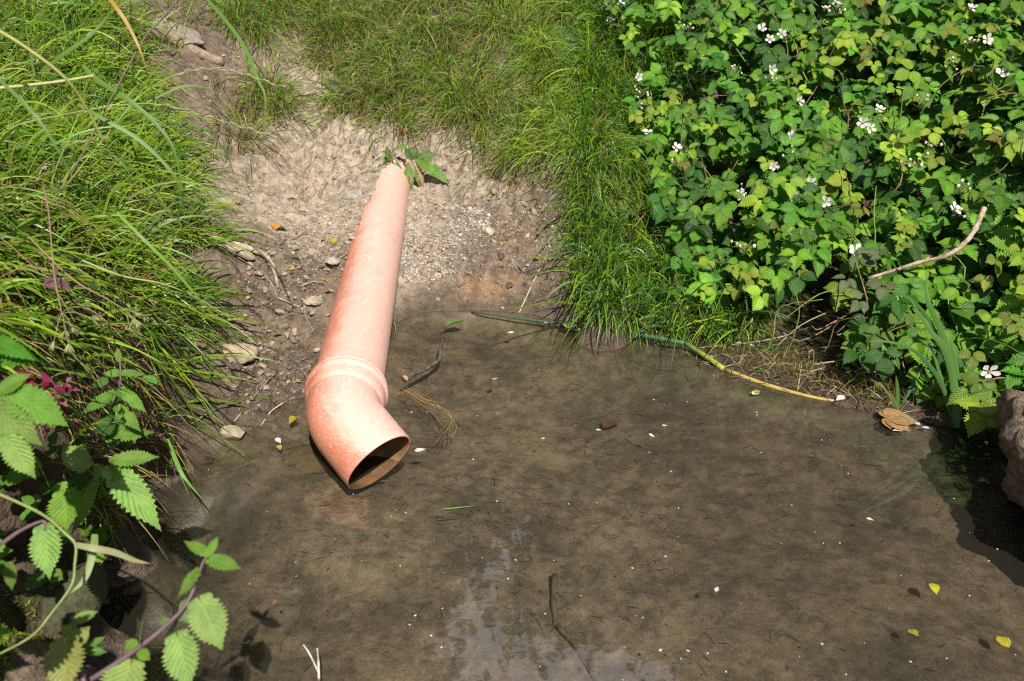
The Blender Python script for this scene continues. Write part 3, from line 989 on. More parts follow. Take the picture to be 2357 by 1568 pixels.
q = scatter(60000, (-1.2, -.6, .7, 1.7), [[(-100, 720), (250, 740), (420, 960), (380, 1060), (280, 1180), (150, 1150), (-100, 1000)]])[:420]
n_ = len(q)
blades(mb, q, rdir(n_, (.5, -.35, .6), .5), U(.05, .15, n_), U(.0018, .0035, n_), U(.4, 1.1, n_), pick(n_, [(.30, .18, .09), GREEN, LIME, STRAW], [3, 3, 2, 2]), 6)
N = len(p)
q = p[rng.random(N) < .28]
N = len(q)
blades(mb, q, rdir(N, (.4, -.15, .5), .5), U(.07, .2, N), U(.0015, .003, N), U(.3, .9, N), pick(N, [STRAW, BROWN, DULL, (.42, .30, .16)], [3, 3, 2, 2]))
q = p[(rng.random(len(p)) < .05)]
N = len(q)
blades(mb, q, rdir(N, (.4, -.1, 1.0), .35), U(.2, .34, N), U(.003, .006, N), U(.35, .8, N), pick(N, [GREEN, LIME, (.28, .30, .09)], [3, 3, 2]), 8)
g3 = mb.build('left_bank_grass', M['blade'])
tag(g3, 'bright green grass flopping over the near left bank', 'grass', kind='stuff')
# little sprigs by the water on the right and ragged grass over the far crest
mb = MB()
p = scatter(9000, (.3, 1.2, 1.5, 2.2), [[(1600, 770), (1760, 760), (1900, 850), (2080, 905), (2060, 940), (1900, 905), (1700, 850)]])[:700]
N = len(p)
blades(mb, p, rdir(N, (-.1, -.3, .9), .5), U(.03, .1, N), U(.0015, .003, N), U(.2, .7, N), pick(N, [GREEN, DULL, STRAW, BROWN], [3, 2, 3, 4]))
x, y = rng.uniform(-4, 4, 14000), rng.uniform(4.3, 8, 14000)
p = np.stack([x, y, Z(x, y)], 1)
N = len(p)
blades(mb, p, rdir(N, (0, -.3, 1), .3), U(.12, .3, N), U(.003, .007, N), U(.2, .6, N), pick(N, [GREEN, LIME, DULL], [3, 3, 3]), 4)
x, y = np.concatenate([rng.uniform(-4, -1.3, 5000), rng.uniform(-2.6, -1.0, 2500)]), np.concatenate([rng.uniform(2.5, 5, 5000), rng.uniform(.2, 2.5, 2500)])
p = np.stack([x, y, Z(x, y)], 1)
N = len(p)
blades(mb, p, rdir(N, (.2, -.2, 1), .35), U(.1, .25, N), U(.003, .006, N), U(.2, .6, N), pick(N, [GREEN, LIME, DULL], [3, 3, 2]), 4)
g4 = mb.build('rough_grass', M['blade'])
tag(g4, 'sparse sprigs of grass along the right water edge and over the crest', 'grass', kind='stuff')

# ------------------------------------------------------------------ bramble thicket
dpc = np.array([(1370, -80, 3.45), (1500, 100, 3.15), (1480, 300, 2.85), (1520, 500, 2.62), (1520, 660, 2.42), (1720, 720, 2.26), (1800, 300, 2.65), (1800, 550, 2.38), (1800, 0, 3.0), (2000, 600, 2.22),
                (2000, 820, 2.04), (2200, 900, 1.90), (2357, 950, 1.80), (2200, 300, 2.35), (2357, 0, 2.5), (2357, 500, 2.05), (2100, 0, 2.75), (2700, 0, 2.3), (2700, 500, 1.9), (2700, 950, 1.65), (2000, -250, 3.2), (2600, -250, 2.7)])
_B = np.sqrt(((dpc[:, None, :2] - dpc[None, :, :2]) ** 2).sum(-1) + 200 ** 2)
_BW = np.linalg.solve(_B, dpc[:, 2])
def bdepth(px, py):
    px, py = np.asarray(px, float), np.asarray(py, float)
    r = np.zeros(px.shape)
    for (a, b, _), k in zip(dpc, _BW): r += k * np.sqrt((px - a) ** 2 + (py - b) ** 2 + 200 ** 2)
    return r
def Pv(px, py, D):
    a, b = (px - 1178.5) / FX, (py - 784.0) / FX
    return np.stack([a * D, D * (CP - b * SP), HCAM - D * (SP + b * CP)], -1)
def bnormal(px, py):
    e = 12.0
    o = Pv(px, py, bdepth(px, py))
    a = Pv(px + e, py, bdepth(px + e, py)) - o
    b = Pv(px, py + e, bdepth(px, py + e)) - o
    n = nrm(np.cross(b, a))
    s = np.sign(-(n * o).sum(-1) + n[..., 2])
    return n * np.where(n[..., 1] > 0, -1, 1)[..., None]
THICK = [(1380, -260), (1380, -60), (1420, 60), (1465, 200), (1450, 330), (1480, 430), (1470, 560), (1540, 670), (1700, 690), (1850, 660), (1900, 560), (1960, 560), (1930, 700), (1960, 810), (2090, 840), (2140, 920), (2250, 930), (2300, 960), (2800, 1000), (2800, -260)]
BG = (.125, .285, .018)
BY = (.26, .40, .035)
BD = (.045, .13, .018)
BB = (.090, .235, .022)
def bramble_leaves(mb, px, py, dep, size, cols, spread=.34, updown=None):
    """Leaves of three leaflets (some of five) hung at depth dep behind the thicket's face."""
    N = len(px)
    base = Pv(px, py, dep)
    n0 = bnormal(px, py)
    nn = nrm(n0 * .6 + np.array([.14, -.70, .60])[None] + rng.normal(0, spread, (N, 3)))
    al = nrm(np.array([0, -.25, -1.0])[None] + rng.normal(0, .55, (N, 3)))
    R = frames(nn, al)
    for k, (da, sc, fr) in enumerate(((0, 1.0, .22), (1.15, .84, .05), (-1.15, .84, .05))):
        ca, sa = math.cos(da), math.sin(da)
        rz = np.array([[ca, sa, 0], [-sa, ca, 0], [0, 0, 1]])
        Rk = np.einsum('nij,jk->nik', R, rz)
        t = base + Rk[:, :, 1] * (size * (fr + .05))[:, None]
        Rk = rot_jit(Rk, .16)
        ti = rng.integers(0, 3, N)
        for q in range(3):
            s = ti == q
            if s.any():
                mb.many(T_BR[q], Rk[s] * (size[s] * sc)[:, None, None], t[s], np.clip(cols[s] * (1 + rng.normal(0, .08, (s.sum(), 1))), .004, 1), rnd=rng.random(s.sum()))
def samp(n, poly, bb):
    x, y = rng.uniform(bb[0], bb[1], n * 4), rng.uniform(bb[2], bb[3], n * 4)
    k = inpoly(x, y, poly)
    return x[k][:n], y[k][:n]
bush = thing('bramble_bush', 'large flowering bramble thicket covering the whole right bank above the water', 'bramble', (1.1, 2.3, Z1(1.1, 2.3)))
mb = MB()
bb = (1380, 2800, -260, 1000)
px, py = samp(2900, THICK, bb)
kq = rng.random(len(px)) < .25 + .75 * sstep(-.30, .10, fbm(px / 75, py / 75, 1.0, 3))
px, py = px[kq], py[kq]
N = len(px)
lf = fbm(px / 300, py / 300, 1.2, 3)
dep = bdepth(px, py) + rng.uniform(-.06, .13, N) + .17 * lf
cs = pick(N, [BG, BY, BD, BB], [5, 1.5, 3, 4.5], .18)
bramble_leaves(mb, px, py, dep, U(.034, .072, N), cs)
px, py = samp(1500, THICK, bb)
N = len(px)
bramble_leaves(mb, px, py, bdepth(px, py) + rng.uniform(.12, .40, N), U(.045, .075, N), pick(N, [BG, BD, BB], [2, 6, 3], .2))  # rear leaves coloured darker to deepen the shade in the gaps
px, py = samp(260, THICK, bb)
N = len(px)
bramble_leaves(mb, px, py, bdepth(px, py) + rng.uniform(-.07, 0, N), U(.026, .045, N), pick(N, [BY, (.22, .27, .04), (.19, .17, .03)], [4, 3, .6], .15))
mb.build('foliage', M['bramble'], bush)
# canes
for k in range(46):
    x0, y0 = rng.uniform(1420, 2650), rng.uniform(100, 900)
    pts = []
    th = rng.uniform(-2.9, -.2)
    for j in range(5):
        xx, yy_ = x0 + j * 62 * math.cos(th) , y0 + j * 62 * math.sin(th)
        pts.append(Pv(np.array(xx), np.array(yy_), bdepth(xx, yy_) + .10 - .045 * j + rng.normal(0, .012)))
        th += rng.normal(0, .25)
    mb = MB()
    add_tube(mb, curve(pts, 14), np.linspace(.0028, .0014, 14), 5, pick(1, [(.16, .10, .05), (.15, .18, .05), (.19, .13, .08)], [2, 3, 1])[0])
    mb.build('cane', M['wood'], bush)
for k in range(34):   # bare dead canes in the dark under the thicket
    x0, y0 = rng.uniform(1700, 2250), rng.uniform(690, 860)
    pts = [Pv(np.array(x0 + 90 * j * rng.uniform(.3, 1) * (1 if k % 2 else -1)), np.array(y0 + 40 * j * rng.uniform(.2, 1)), bdepth(x0, y0) + .16 - .03 * j) for j in range(4)]
    mb = MB()
    add_tube(mb, curve(pts, 10), .0019, 5, pick(1, [(.22, .15, .10), (.30, .22, .15)], [1, 1])[0])
    mb.build('cane', M['wood'], bush)
# flowers
def flower_mesh():
    mb = MB()
    for k in range(5):
        a = k * 2 * math.pi / 5
        ca, sa = math.cos(a), math.sin(a)
        R = np.array([[ca, -sa, 0], [sa, ca, 0], [0, 0, 1]])
        V, F, L = T_PETAL
        v = V * np.array([.0135, .0145, .0145])
        v[:, 1] += .002
        v[:, 2] += rng.uniform(.0, .5) * v[:, 1] + rng.normal(0, .0012)
        mb.add(v @ R.T, F, np.array([.80, .74, .76]) * rng.uniform(.92, 1.05), L, 0)
    for k in range(26):
        a, r = rng.uniform(0, 6.28), rng.uniform(.0005, .0042)
        p0 = np.array([.3 * r * math.cos(a), .3 * r * math.sin(a), .001])
        p1 = np.array([r * math.cos(a), r * math.sin(a), .0045 + rng.normal(0, .0008)])
        v, f, l = tube([p0, (p0 + p1) / 2, p1], [.0003, .00025, .0006], 4)
        mb.add(v, f, (.50, .42, .22), l, 1)
    return mb
fm = [flower_mesh().build('flower', [M['petal'], M['stem']], bush) for _ in range(3)]
FL = [(1402, 18), (1430, 12), (1404, 47), (1753, 66), (1772, 91), (1800, 79), (1776, 160), (1469, 178), (1490, 306), (1557, 341), (1821, 313), (1780, 382), (1840, 234), (1702, 449), (1831, 454), (1899, 465),
      (2272, 92), (2305, 170), (1986, 283), (2002, 295), (2024, 252), (1863, 423), (2197, 482), (2275, 855), (1968, 578), (1926, 9), (1900, 20), (2236, 20), (2470, 300), (2520, 640)]
def eul(R): 
    from mathutils import Matrix
    return Matrix([list(r) for r in R]).to_euler()
for k, (a, b) in enumerate(FL):
    o = fm[k] if k < 3 else fm[k % 3].copy()
    if k >= 3:
        C.objects.link(o)
        o.parent = bush
    D = float(bdepth(a, b)) - .055
    n = nrm(np.array([.05, -.75, .65]) + rng.normal(0, .28, 3))
    R = frames(n[None], nrm(rng.normal(0, 1, 3))[None])[0]
    o.location = Vector(P(a, b, D)) - bush.location
    o.rotation_euler = eul(R)
    s = rng.uniform(1.0, 1.4)
    o.scale = (s * rng.uniform(.75, 1), s, s)
def blob(r, sub=1):
    import bmesh
    bm = bmesh.new()
    bmesh.ops.create_icosphere(bm, subdivisions=sub, radius=r)
    v = np.array([q.co[:] for q in bm.verts])
    f = np.array([[x.index for x in q.verts] for q in bm.faces])
    bm.free()
    return v, f
BV, BF = blob(1.0, 2)
def bud_mesh():
    mb = MB()
    for k in range(int(rng.integers(5, 9))):
        c = rng.normal(0, .011, 3) * np.array([1, 1, .6])
        add_tube(mb, [np.array([0, 0, -.02]), c * .6, c], [.0009, .0008, .0007], 4, (.16, .16, .06))
        mb.add(BV * np.array([.0032, .0032, .0040]) * rng.uniform(.7, 1.25) + c, BF, pick(1, [(.42, .45, .30), (.50, .50, .38), (.34, .26, .18)], [2, 2, 1])[0])
    return mb
bms = [bud_mesh().build('bud_cluster', M['stem'], bush) for _ in range(3)]
BU = [(1580, 59), (1477, 211), (1476, 238), (1407, 341), (1560, 376), (1698, 160), (1774, 178), (2145, 326), (2221, 429), (1813, 352), (2110, 367), (2121, 226), (2240, 88), (1930, 20), (2203, 490), (1710, 440), (1715, 560), (2190, 150)]
for k, (a, b) in enumerate(BU):
    o = bms[k] if k < 3 else bms[k % 3].copy()
    if k >= 3:
        C.objects.link(o)
        o.parent = bush
    o.location = Vector(P(a, b, float(bdepth(a, b)) - .05)) - bush.location
    o.rotation_euler = (rng.normal(0, .4), rng.normal(0, .4), rng.uniform(0, 6))
    s = rng.uniform(1.0, 1.5)
    o.scale = (s, s, s)

# single bramble shoots standing out from the thicket
def shoot(name, label, line, leaves, col, mat, size=.05, cane=(.2, .12, .07), D0=-.06):
    t = thing(name, label, 'bramble', P(line[0][0], line[0][1], float(bdepth(*line[0])) + .05), 'bramble shoots at the edge of the thicket')
    m = MB()
    pts = [P(a, b, float(bdepth(a, b)) + (.06 if i == 0 else D0)) for i, (a, b) in enumerate(line)]
    add_tube(m, curve(pts, 16), np.linspace(.0026, .0012, 16), 6, cane)
    m.build('cane', M['wood'], t)
    for (a, b, s) in leaves:
        m = MB()
        bramble_leaves(m, np.array([a]), np.array([b]), np.array([float(bdepth(a, b)) + D0 - .01]), np.array([size * s]), pick(1, [col], [1], .08), .2)
        m.build('leaf', mat, t)
shoot('bramble_shoot', 'bramble shoot with brown spotted leaves leaning left over the tall grass', [(1500, 470), (1470, 510), (1420, 560), (1400, 580)],
      [(1420, 465, 1.0), (1365, 515, .85), (1445, 480, .8), (1402, 555, .7)], (.13, .19, .03), M['bramble_spot'], .055)
shoot('bramble_shoot', 'bramble shoot with grey green leaves at the left end of the bare branch', [(2000, 760), (1995, 690), (1975, 620), (1965, 590)],
      [(1970, 585, 1.0), (1950, 640, .8), (2035, 650, .9), (2030, 590, .7), (1985, 690, .8)], (.12, .16, .07), M['bramble_spot'], .055)
shoot('bramble_shoot', 'low bramble shoot with bright leaves hanging behind the tall green flag leaves', [(2230, 900), (2150, 760), (2080, 750), (1980, 800)],
      [(2090, 720, .9), (2120, 755, .85), (2030, 760, .9), (1990, 790, .8), (2050, 820, .8)], (.10, .2, .03), M['bramble'], .055, (.2, .16, .08))
shoot('bramble_shoot', 'bramble shoot with pale leaves reaching the water right of the flag leaves', [(2357, 880), (2300, 870), (2250, 890), (2215, 900)],
      [(2230, 890, 1.15), (2290, 900, .95), (2260, 870, .8)], (.14, .24, .035), M['bramble'], .06)
# bare branch lying across the thicket
mb = MB()
pts = curve([P(a, b, float(bdepth(a, b)) - .075) for a, b in ((1998, 641), (2050, 625), (2120, 603), (2180, 588), (2220, 560), (2243, 530), (2265, 480))], 26)
rad = np.linspace(.0042, .0072, 26) * (1 + .12 * rng.normal(0, 1, 26))
add_tube(mb, pts, rad, 8, (.36, .27, .20))
for i in (5, 9, 15, 19):
    add_tube(mb, [pts[i], pts[i] + rng.normal(0, .008, 3) + np.array([0, -.004, .006])], [.003, .0014], 5, (.34, .25, .18))
add_tube(mb, curve([pts[1], pts[0] + np.array([-.002, 0, -.02]), pts[0] + np.array([.004, .0, -.05])], 6), .0026, 6, (.32, .24, .18))
b = mb.build('branch', M['wood'], loc=pts[12])
tag(b, 'pale bare branch lying bent across the bramble leaves on the right', 'branch')

# ------------------------------------------------------------------ flag leaves (iris) in the water on the right
rt = Pz(2200, 972, 0)
iris = thing('flag_plant', 'tall upright flag plant with sword leaves standing in the water on the right', 'plant', rt)
def sword(pix, width, col, parent, name='blade', mat='blade_broad', sd=None, fold=.25):
    """Long blade through (px, py, D) points."""
    c = curve([P(*q) for q in pix], 22)
    s = np.linspace(0, 1, 22)
    wv = width * .5 * np.minimum(1, (1 - s ** 3.2)) * (.75 + .25 * np.minimum(1, s * 4))
    T = nrm(np.gradient(c, axis=0))
    vd = nrm(np.array([0, 0, HCAM])[None] - c)
    if sd is not None: vd = nrm(vd + np.array(sd)[None])
    x = nrm(np.cross(T, vd))
    nn = np.cross(x, T)
    V, L = [], []
    for j in (-1, 0, 1):
        V.append(c + x * (wv * j)[:, None] - nn * (wv * fold * abs(j))[:, None] * .8)
        L.append(np.stack([s, np.full(22, j), np.full(22, random.random())], 1))
    V = np.stack(V, 1).reshape(-1, 3)
    L = np.stack(L, 1).reshape(-1, 3)
    F = [(i * 3 + j, i * 3 + j + 1, i * 3 + j + 4, i * 3 + j + 3) for i in range(21) for j in (0, 1)]
    m = MB()
    m.add(V, np.array(F), col, L)
    return m.build(name, M[mat], parent)
I1, I2 = (.095, .22, .045), (.085, .20, .06)
sword([(2200, 985, 1.86), (2190, 850, 1.845), (2165, 760, 1.84), (2135, 690, 1.84), (2133, 625, 1.86)], .015, I1, iris)
sword([(2204, 985, 1.855), (2196, 880, 1.83), (2172, 800, 1.80), (2140, 760, 1.79), (2085, 672, 1.78)], .016, (.13, .26, .07), iris)
sword([(2195, 980, 1.87), (2170, 890, 1.85), (2120, 820, 1.82), (2060, 790, 1.80), (1990, 785, 1.80)], .010, I2, iris)
sword([(2197, 975, 1.87), (2185, 860, 1.86), (2140, 740, 1.85), (2080, 680, 1.83), (1990, 662, 1.82)], .009, I2, iris)
sword([(2206, 985, 1.86), (2205, 890, 1.85), (2195, 810, 1.85), (2185, 775, 1.86)], .012, I1, iris)
sword([(2202, 985, 1.85), (2208, 930, 1.84), (2210, 890, 1.84)], .014, (.13, .22, .10), iris)
sword([(2192, 970, 1.88), (2175, 910, 1.87), (2160, 850, 1.87), (2140, 790, 1.88)], .010, I1, iris)
# smaller sedge tuft beside it
t = thing('sedge_tuft', 'short sedge tuft at the water edge left of the flag plant', 'plant', Pz(2065, 945, 0.0))
sword([(2065, 950, 1.93), (2066, 900, 1.92), (2062, 860, 1.91)], .009, (.10, .2, .04), t)
sword([(2063, 948, 1.93), (2040, 900, 1.92), (2000, 870, 1.92)], .006, (.12, .2, .05), t)
sword([(2066, 948, 1.93), (2100, 890, 1.92), (2130, 830, 1.93), (2140, 790, 1.94)], .007, (.06, .14, .06), t)

# ------------------------------------------------------------------ reed stalk at the water edge
reed = thing('reed_stalk', 'broken green and yellow reed stalk floating along the right water edge', 'reed', Pz(1655, 845, 0.0))
def seg(pix, r, col0, col1, z=.004):
    m = MB()
    c = curve([Pz(a, b, zz) for a, b, zz in pix], 16)
    v, f, l = tube(c, r, 10)
    cc_ = np.array(col0)[None] * (1 - l[:, :1]) + np.array(col1)[None] * l[:, :1]
    m.add(v, f, cc_, l)
    return m.build('stalk_segment', M['stem'], reed)
seg([(1085, 718, -.002), (1200, 734, .003), (1330, 750, .006), (1430, 762, .010)], np.linspace(.0026, .0052, 16), (.05, .075, .045), (.045, .14, .06))
seg([(1430, 762, .010), (1500, 776, .016), (1575, 790, .020)], .0062, (.04, .14, .06), (.05, .16, .05))
seg([(1578, 790, .020), (1620, 818, .013), (1665, 849, .006)], np.linspace(.0066, .0075, 16), (.06, .17, .04), (.33, .35, .04))
seg([(1672, 853, .003), (1760, 885, .003), (1850, 910, .002), (1905, 921, .001), (1948, 927, .0)], np.linspace(.0062, .0036, 16), (.42, .36, .09), (.36, .21, .06))
# ------------------------------------------------------------------ stones and rocks
def rock_mesh(seed, sub=3, rough=.22, flat=.7, fine=.03):
    v, f = blob(1.0, sub)
    o = np.array([seed * 3.7, seed * 1.9])
    d = 1 + rough * fbm(v[:, 0] * 1.1 + o[0] + v[:, 2] * .7, v[:, 1] * 1.1 + o[1] - v[:, 2] * .6, 1.3, 4) * 1.6 + fine * fbm(v[:, 0] * 6 + v[:, 2] * 5, v[:, 1] * 6 - v[:, 2] * 4, 1.4, 3) * 2
    # chop a few flat facets
    r = np.random.default_rng(seed)
    v = v * d[:, None]
    for _ in range(7):
        n = nrm(r.normal(0, 1, 3))
        h = r.uniform(.55, .85)
        k = v @ n
        v = v - np.outer(np.maximum(k - h, 0) * .85, n)
    v[:, 2] *= flat
    return v, f
def stone(name, label, cat, px, py, size, seed, col, group=None, sub=3, sink=.3, mat='stone', stretch=(1, 1, 1), rot=0, z=None):
    p = Pg(px, py) if z is None else Pz(px, py, z)
    v, f = rock_mesh(seed, sub)
    v = v * np.array(stretch)
    ca, sa = math.cos(rot), math.sin(rot)
    v = v @ np.array([[ca, -sa, 0], [sa, ca, 0], [0, 0, 1]]).T
    m = MB()
    m.add(v * size, f, col)
    o = m.build(name, M[mat])
    o.location = Vector(p + np.array([0, 0, size * (.5 - sink)]))
    if z is None and sink > .4:
        o.rotation_euler = Vector((0, 0, 1)).rotation_difference(Vector(gnormal(p[0], p[1], .05))).to_euler()
    return tag(o, label, cat, group)
PALE = (.265, .21, .155)
GREY = (.34, .30, .25)
G_ST = 'loose stones on the mud around the pipe'
stone('stone', 'large pale yellow stone with a broken face under the left grass edge', 'stone', 548, 822, .038, 3, (.36, .30, .19), G_ST, 4, stretch=(1.1, .9, 1.1))
stone('stone', 'pale wedge of stone half in water at the left shore', 'stone', 537, 1006, .030, 5, (.30, .26, .17), G_ST, 4, stretch=(1.1, .8, .9))
stone('stone', 'pale square stone on the mud left of the pipe beside a yellow leaf', 'stone', 766, 608, .024, 8, (.38, .32, .25), G_ST, 4, .35, stretch=(.9, 1.2, .7))
stone('stone', 'round pale stone in the mud halfway along the left side of the pipe', 'stone', 721, 697, .025, 9, (.33, .265, .19), G_ST, 4, .35, stretch=(1, 1, .7))
stone('stone', 'pale upright stone at the right edge of the gravel patch', 'stone', 1129, 537, .019, 13, (.40, .335, .24), G_ST, 4, .1, stretch=(.9, .8, 1.2))
stone('stone', 'grey flat stone lying on the dry clay left of the upper pipe', 'stone', 815, 452, .034, 14, (.30, .265, .225), G_ST, 4, .42, stretch=(1.2, .9, .7))
stone('stone', 'grey stone at the foot of the mossy left bank in the water', 'stone', 312, 1185, .042, 16, (.12, .11, .085), G_ST, 4, .2, stretch=(.9, .8, .9))
stone('stone', 'dark flat stone lying under water beside the left shore below the elbow', 'stone', 720, 1060, .06, 18, (.15, .11, .06), G_ST, 4, .45, stretch=(1.3, .8, .45), z=-.035)
stone('stone', 'broad slab of stone in shade on the dirt path at the top', 'stone', 405, 66, .085, 21, (.24, .195, .16), G_ST, 4, .72, stretch=(1.5, .9, .35))
# small pebbles left of the pipe: nothing tells them apart
r2 = np.random.default_rng(5)
pebs = []
for k in range(5):
    v, f = rock_mesh(30 + k, 2, .25, .65)
    m = MB()
    m.add(v, f, np.array(PALE) * (.85 + .1 * k))
    pebs.append(m)
protos = []
PB = []
while len(PB) < 104:
    a, b = r2.uniform(555, 850), r2.uniform(560, 900)
    if b < 560 + (a - 555) * .0 or a > 905 - (b - 420) * .43: continue
    if b > 700 and r2.random() < .4: continue
    PB.append((a, b))
for k, (a, b) in enumerate(PB):
    p = Pg(a, b)
    s = r2.uniform(.0035, .0105) * (1.0 if r2.random() < .85 else 1.6)
    if k < 5:
        o = pebs[k].build('pebble', M['stone'], smooth=False)
        protos.append(o)
    else:
        o = protos[k % 5].copy()
        C.objects.link(o)
    o.location = Vector(p + np.array([0, 0, s * .2]))
    o.scale = (s * r2.uniform(.8, 1.4), s * r2.uniform(.8, 1.2), s)
    o.rotation_euler = (r2.normal(0, .3), r2.normal(0, .3), r2.uniform(0, 6))
    tag(o, 'small pale pebble pressed into the mud left of the pipe', 'pebble', 'pebbles in the mud left of the pipe')
# gravel patch: stuff
GRP = [(935, 500), (985, 495), (1060, 470), (1125, 490), (1135, 560), (1105, 600), (1060, 625), (985, 650), (930, 655), (918, 600), (925, 540)]
mb = MB()
p = scatter(60000, (-.5, .1, 2.2, 3.2), [GRP])
p = p[rng.random(len(p)) < sstep(-.35, .25, fbm(p[:, 0] + 3, p[:, 1], 9, 3))][:2500]
q = scatter(60000, (-.5, .15, 2.1, 3.2), [[(925, 440), (1130, 440), (1190, 520), (1150, 690), (960, 705), (915, 640)]])[:260]
p = np.concatenate([p, q])
gv, gf = rock_mesh(77, 1, .3, .75)
gv2, gf2 = rock_mesh(78, 1, .3, .6)
for (vv, ff, part) in ((gv, gf, p[::2]), (gv2, gf2, p[1::2])):
    n = len(part)
    R = frames(nrm(rng.normal(0, .5, (n, 3)) + [0, -.3, 1]), nrm(rng.normal(0, 1, (n, 3))))
    sz = np.clip(rng.lognormal(-5.5, .30, n), .002, .0085)
    mb.many((vv, ff, np.zeros((len(vv), 3))), R * sz[:, None, None], part + np.stack([sz * 0, sz * 0, sz * U(-.35, .3, n)], 1), pick(n, [(.33, .285, .235), (.27, .225, .185), (.42, .37, .32), (.20, .16, .13)], [3, 3, 2, 2], .14))
g = mb.build('gravel', M['stone'], smooth=False)
tag(g, 'patch of fine pale gravel spilled on the mud right of the pipe', 'gravel', kind='stuff')
# soil crumbs scattered over the slopes: stuff
mb = MB()
CRP = [(560, 560), (800, 480), (905, 420), (700, 760), (720, 830), (700, 915), (560, 960), (500, 900), (540, 700)]
CRQ = [(945, 400), (1250, 400), (1330, 560), (1330, 700), (1200, 715), (1000, 700), (930, 660), (935, 480)]
p = np.concatenate([scatter(60000, (-1.1, .3, 1.4, 3.4), [CRP])[:7000], scatter(60000, (-.6, .3, 2.1, 3.4), [CRQ])[:2600], scatter(60000, (-1.2, -.2, 2.2, 4), [[(520, 470), (600, 300), (700, 240), (800, 300), (900, 350), (860, 460), (700, 560), (560, 560)], [(320, 60), (480, 60), (640, 130), (700, 240), (560, 280), (420, 200)]])[:1600]])
n = len(p)
R = frames(nrm(rng.normal(0, .5, (n, 3)) + [0, -.2, 1]), nrm(rng.normal(0, 1, (n, 3))))
sz = np.clip(rng.lognormal(-5.95, .5, n), .001, .011)
hi = sstep(2.2, 2.5, p[:, 1])[:, None]
cc_ = pick(n, [(.19, .145, .105), (.13, .095, .068), (.27, .215, .165)], [3, 3, 1.8]) * (1 - hi) + pick(n, [(.40, .32, .24), (.33, .26, .2)], [1, 1]) * hi
mb.many((gv, gf, np.zeros((len(gv), 3))), R * sz[:, None, None], p, cc_)
g = mb.build('soil_crumbs', M['clod'], smooth=False)
tag(g, 'loose crumbs of soil on the bare slopes either side of the pipe', 'soil', kind='stuff')

FACE = [[(700, 300), (850, 330), (900, 355), (1000, 320), (1100, 300), (1290, 420), (1310, 600), (1240, 690), (1140, 660), (1140, 470), (960, 400), (870, 400), (760, 420)]]
m = MB()
p = scatter(60000, (-1.0, .4, 2.1, 3.5), FACE)[:420]
n = len(p)
v1_, f1_ = rock_mesh(55, 2, .35, .7, .06)
R_ = frames(nrm(rng.normal(0, .4, (n, 3)) + [0, -.6, 1]), nrm(rng.normal(0, 1, (n, 3))))
sz = np.clip(rng.lognormal(-5.0, .45, n), .003, .017)
hi = sstep(2.45, 2.75, p[:, 1])[:, None]
m.many((v1_, f1_, np.zeros((len(v1_), 3))), R_ * sz[:, None, None], p, pick(n, [(.15, .108, .075), (.19, .14, .10)], [1, 1]) * (1 - hi) + pick(n, [(.31, .24, .175), (.25, .19, .135)], [1, 1]) * hi)
o = m.build('earth_clods', M['clod'], smooth=False)
tag(o, 'lumps of broken earth on the cut bank face behind and right of the pipe', 'soil', kind='stuff')

# rough clod jutting in at the right edge, big enough to shade the pond
v, f = blob(1.0, 5)
v0 = v.copy()
d = 1 + .20 * fbm(v[:, 0] * 1.3 + v[:, 2] + 4, v[:, 1] * 1.3 - v[:, 2] * .7, 1.4, 5, .6) * 1.5 + .10 * fbm(v[:, 0] * 7 + v[:, 2] * 6, v[:, 1] * 7 - v[:, 2] * 5, 1.5, 4, .65)
v = v * d[:, None] * np.array([.27, .34, .155])
v[:, 0] += .10 * v[:, 1] + .0
v[:, 2] += .10 * np.maximum(-v[:, 1], 0) / .3
mb = MB()
r_ = np.random.default_rng(3)
for _ in range(16):
    n_ = nrm(r_.normal(0, 1, 3))
    k_ = (v - v.mean(0)) @ n_
    h_ = k_.max() * r_.uniform(.72, .9)
    v = v - np.outer(np.maximum(k_ - h_, 0) * .9, n_)
v = v + nrm(v) * (fbm(v[:, 0] * 20 + v[:, 2] * 17, v[:, 1] * 20 - v[:, 2] * 13, 1.5, 4, .7) * .034)[:, None]
cl_ = np.array([.25, .19, .135])[None] * (1 + .25 * fbm(v0[:, 0] * 3, v0[:, 1] * 3 + v0[:, 2] * 2, 2, 3))[:, None]
mb.add(v, f, cl_)
rk = mb.build('rock', M['clod'])
rk.location = (1.215, 1.21, .10)
tag(rk, 'rough brown rock jutting over the pond at the right picture edge', 'rock')

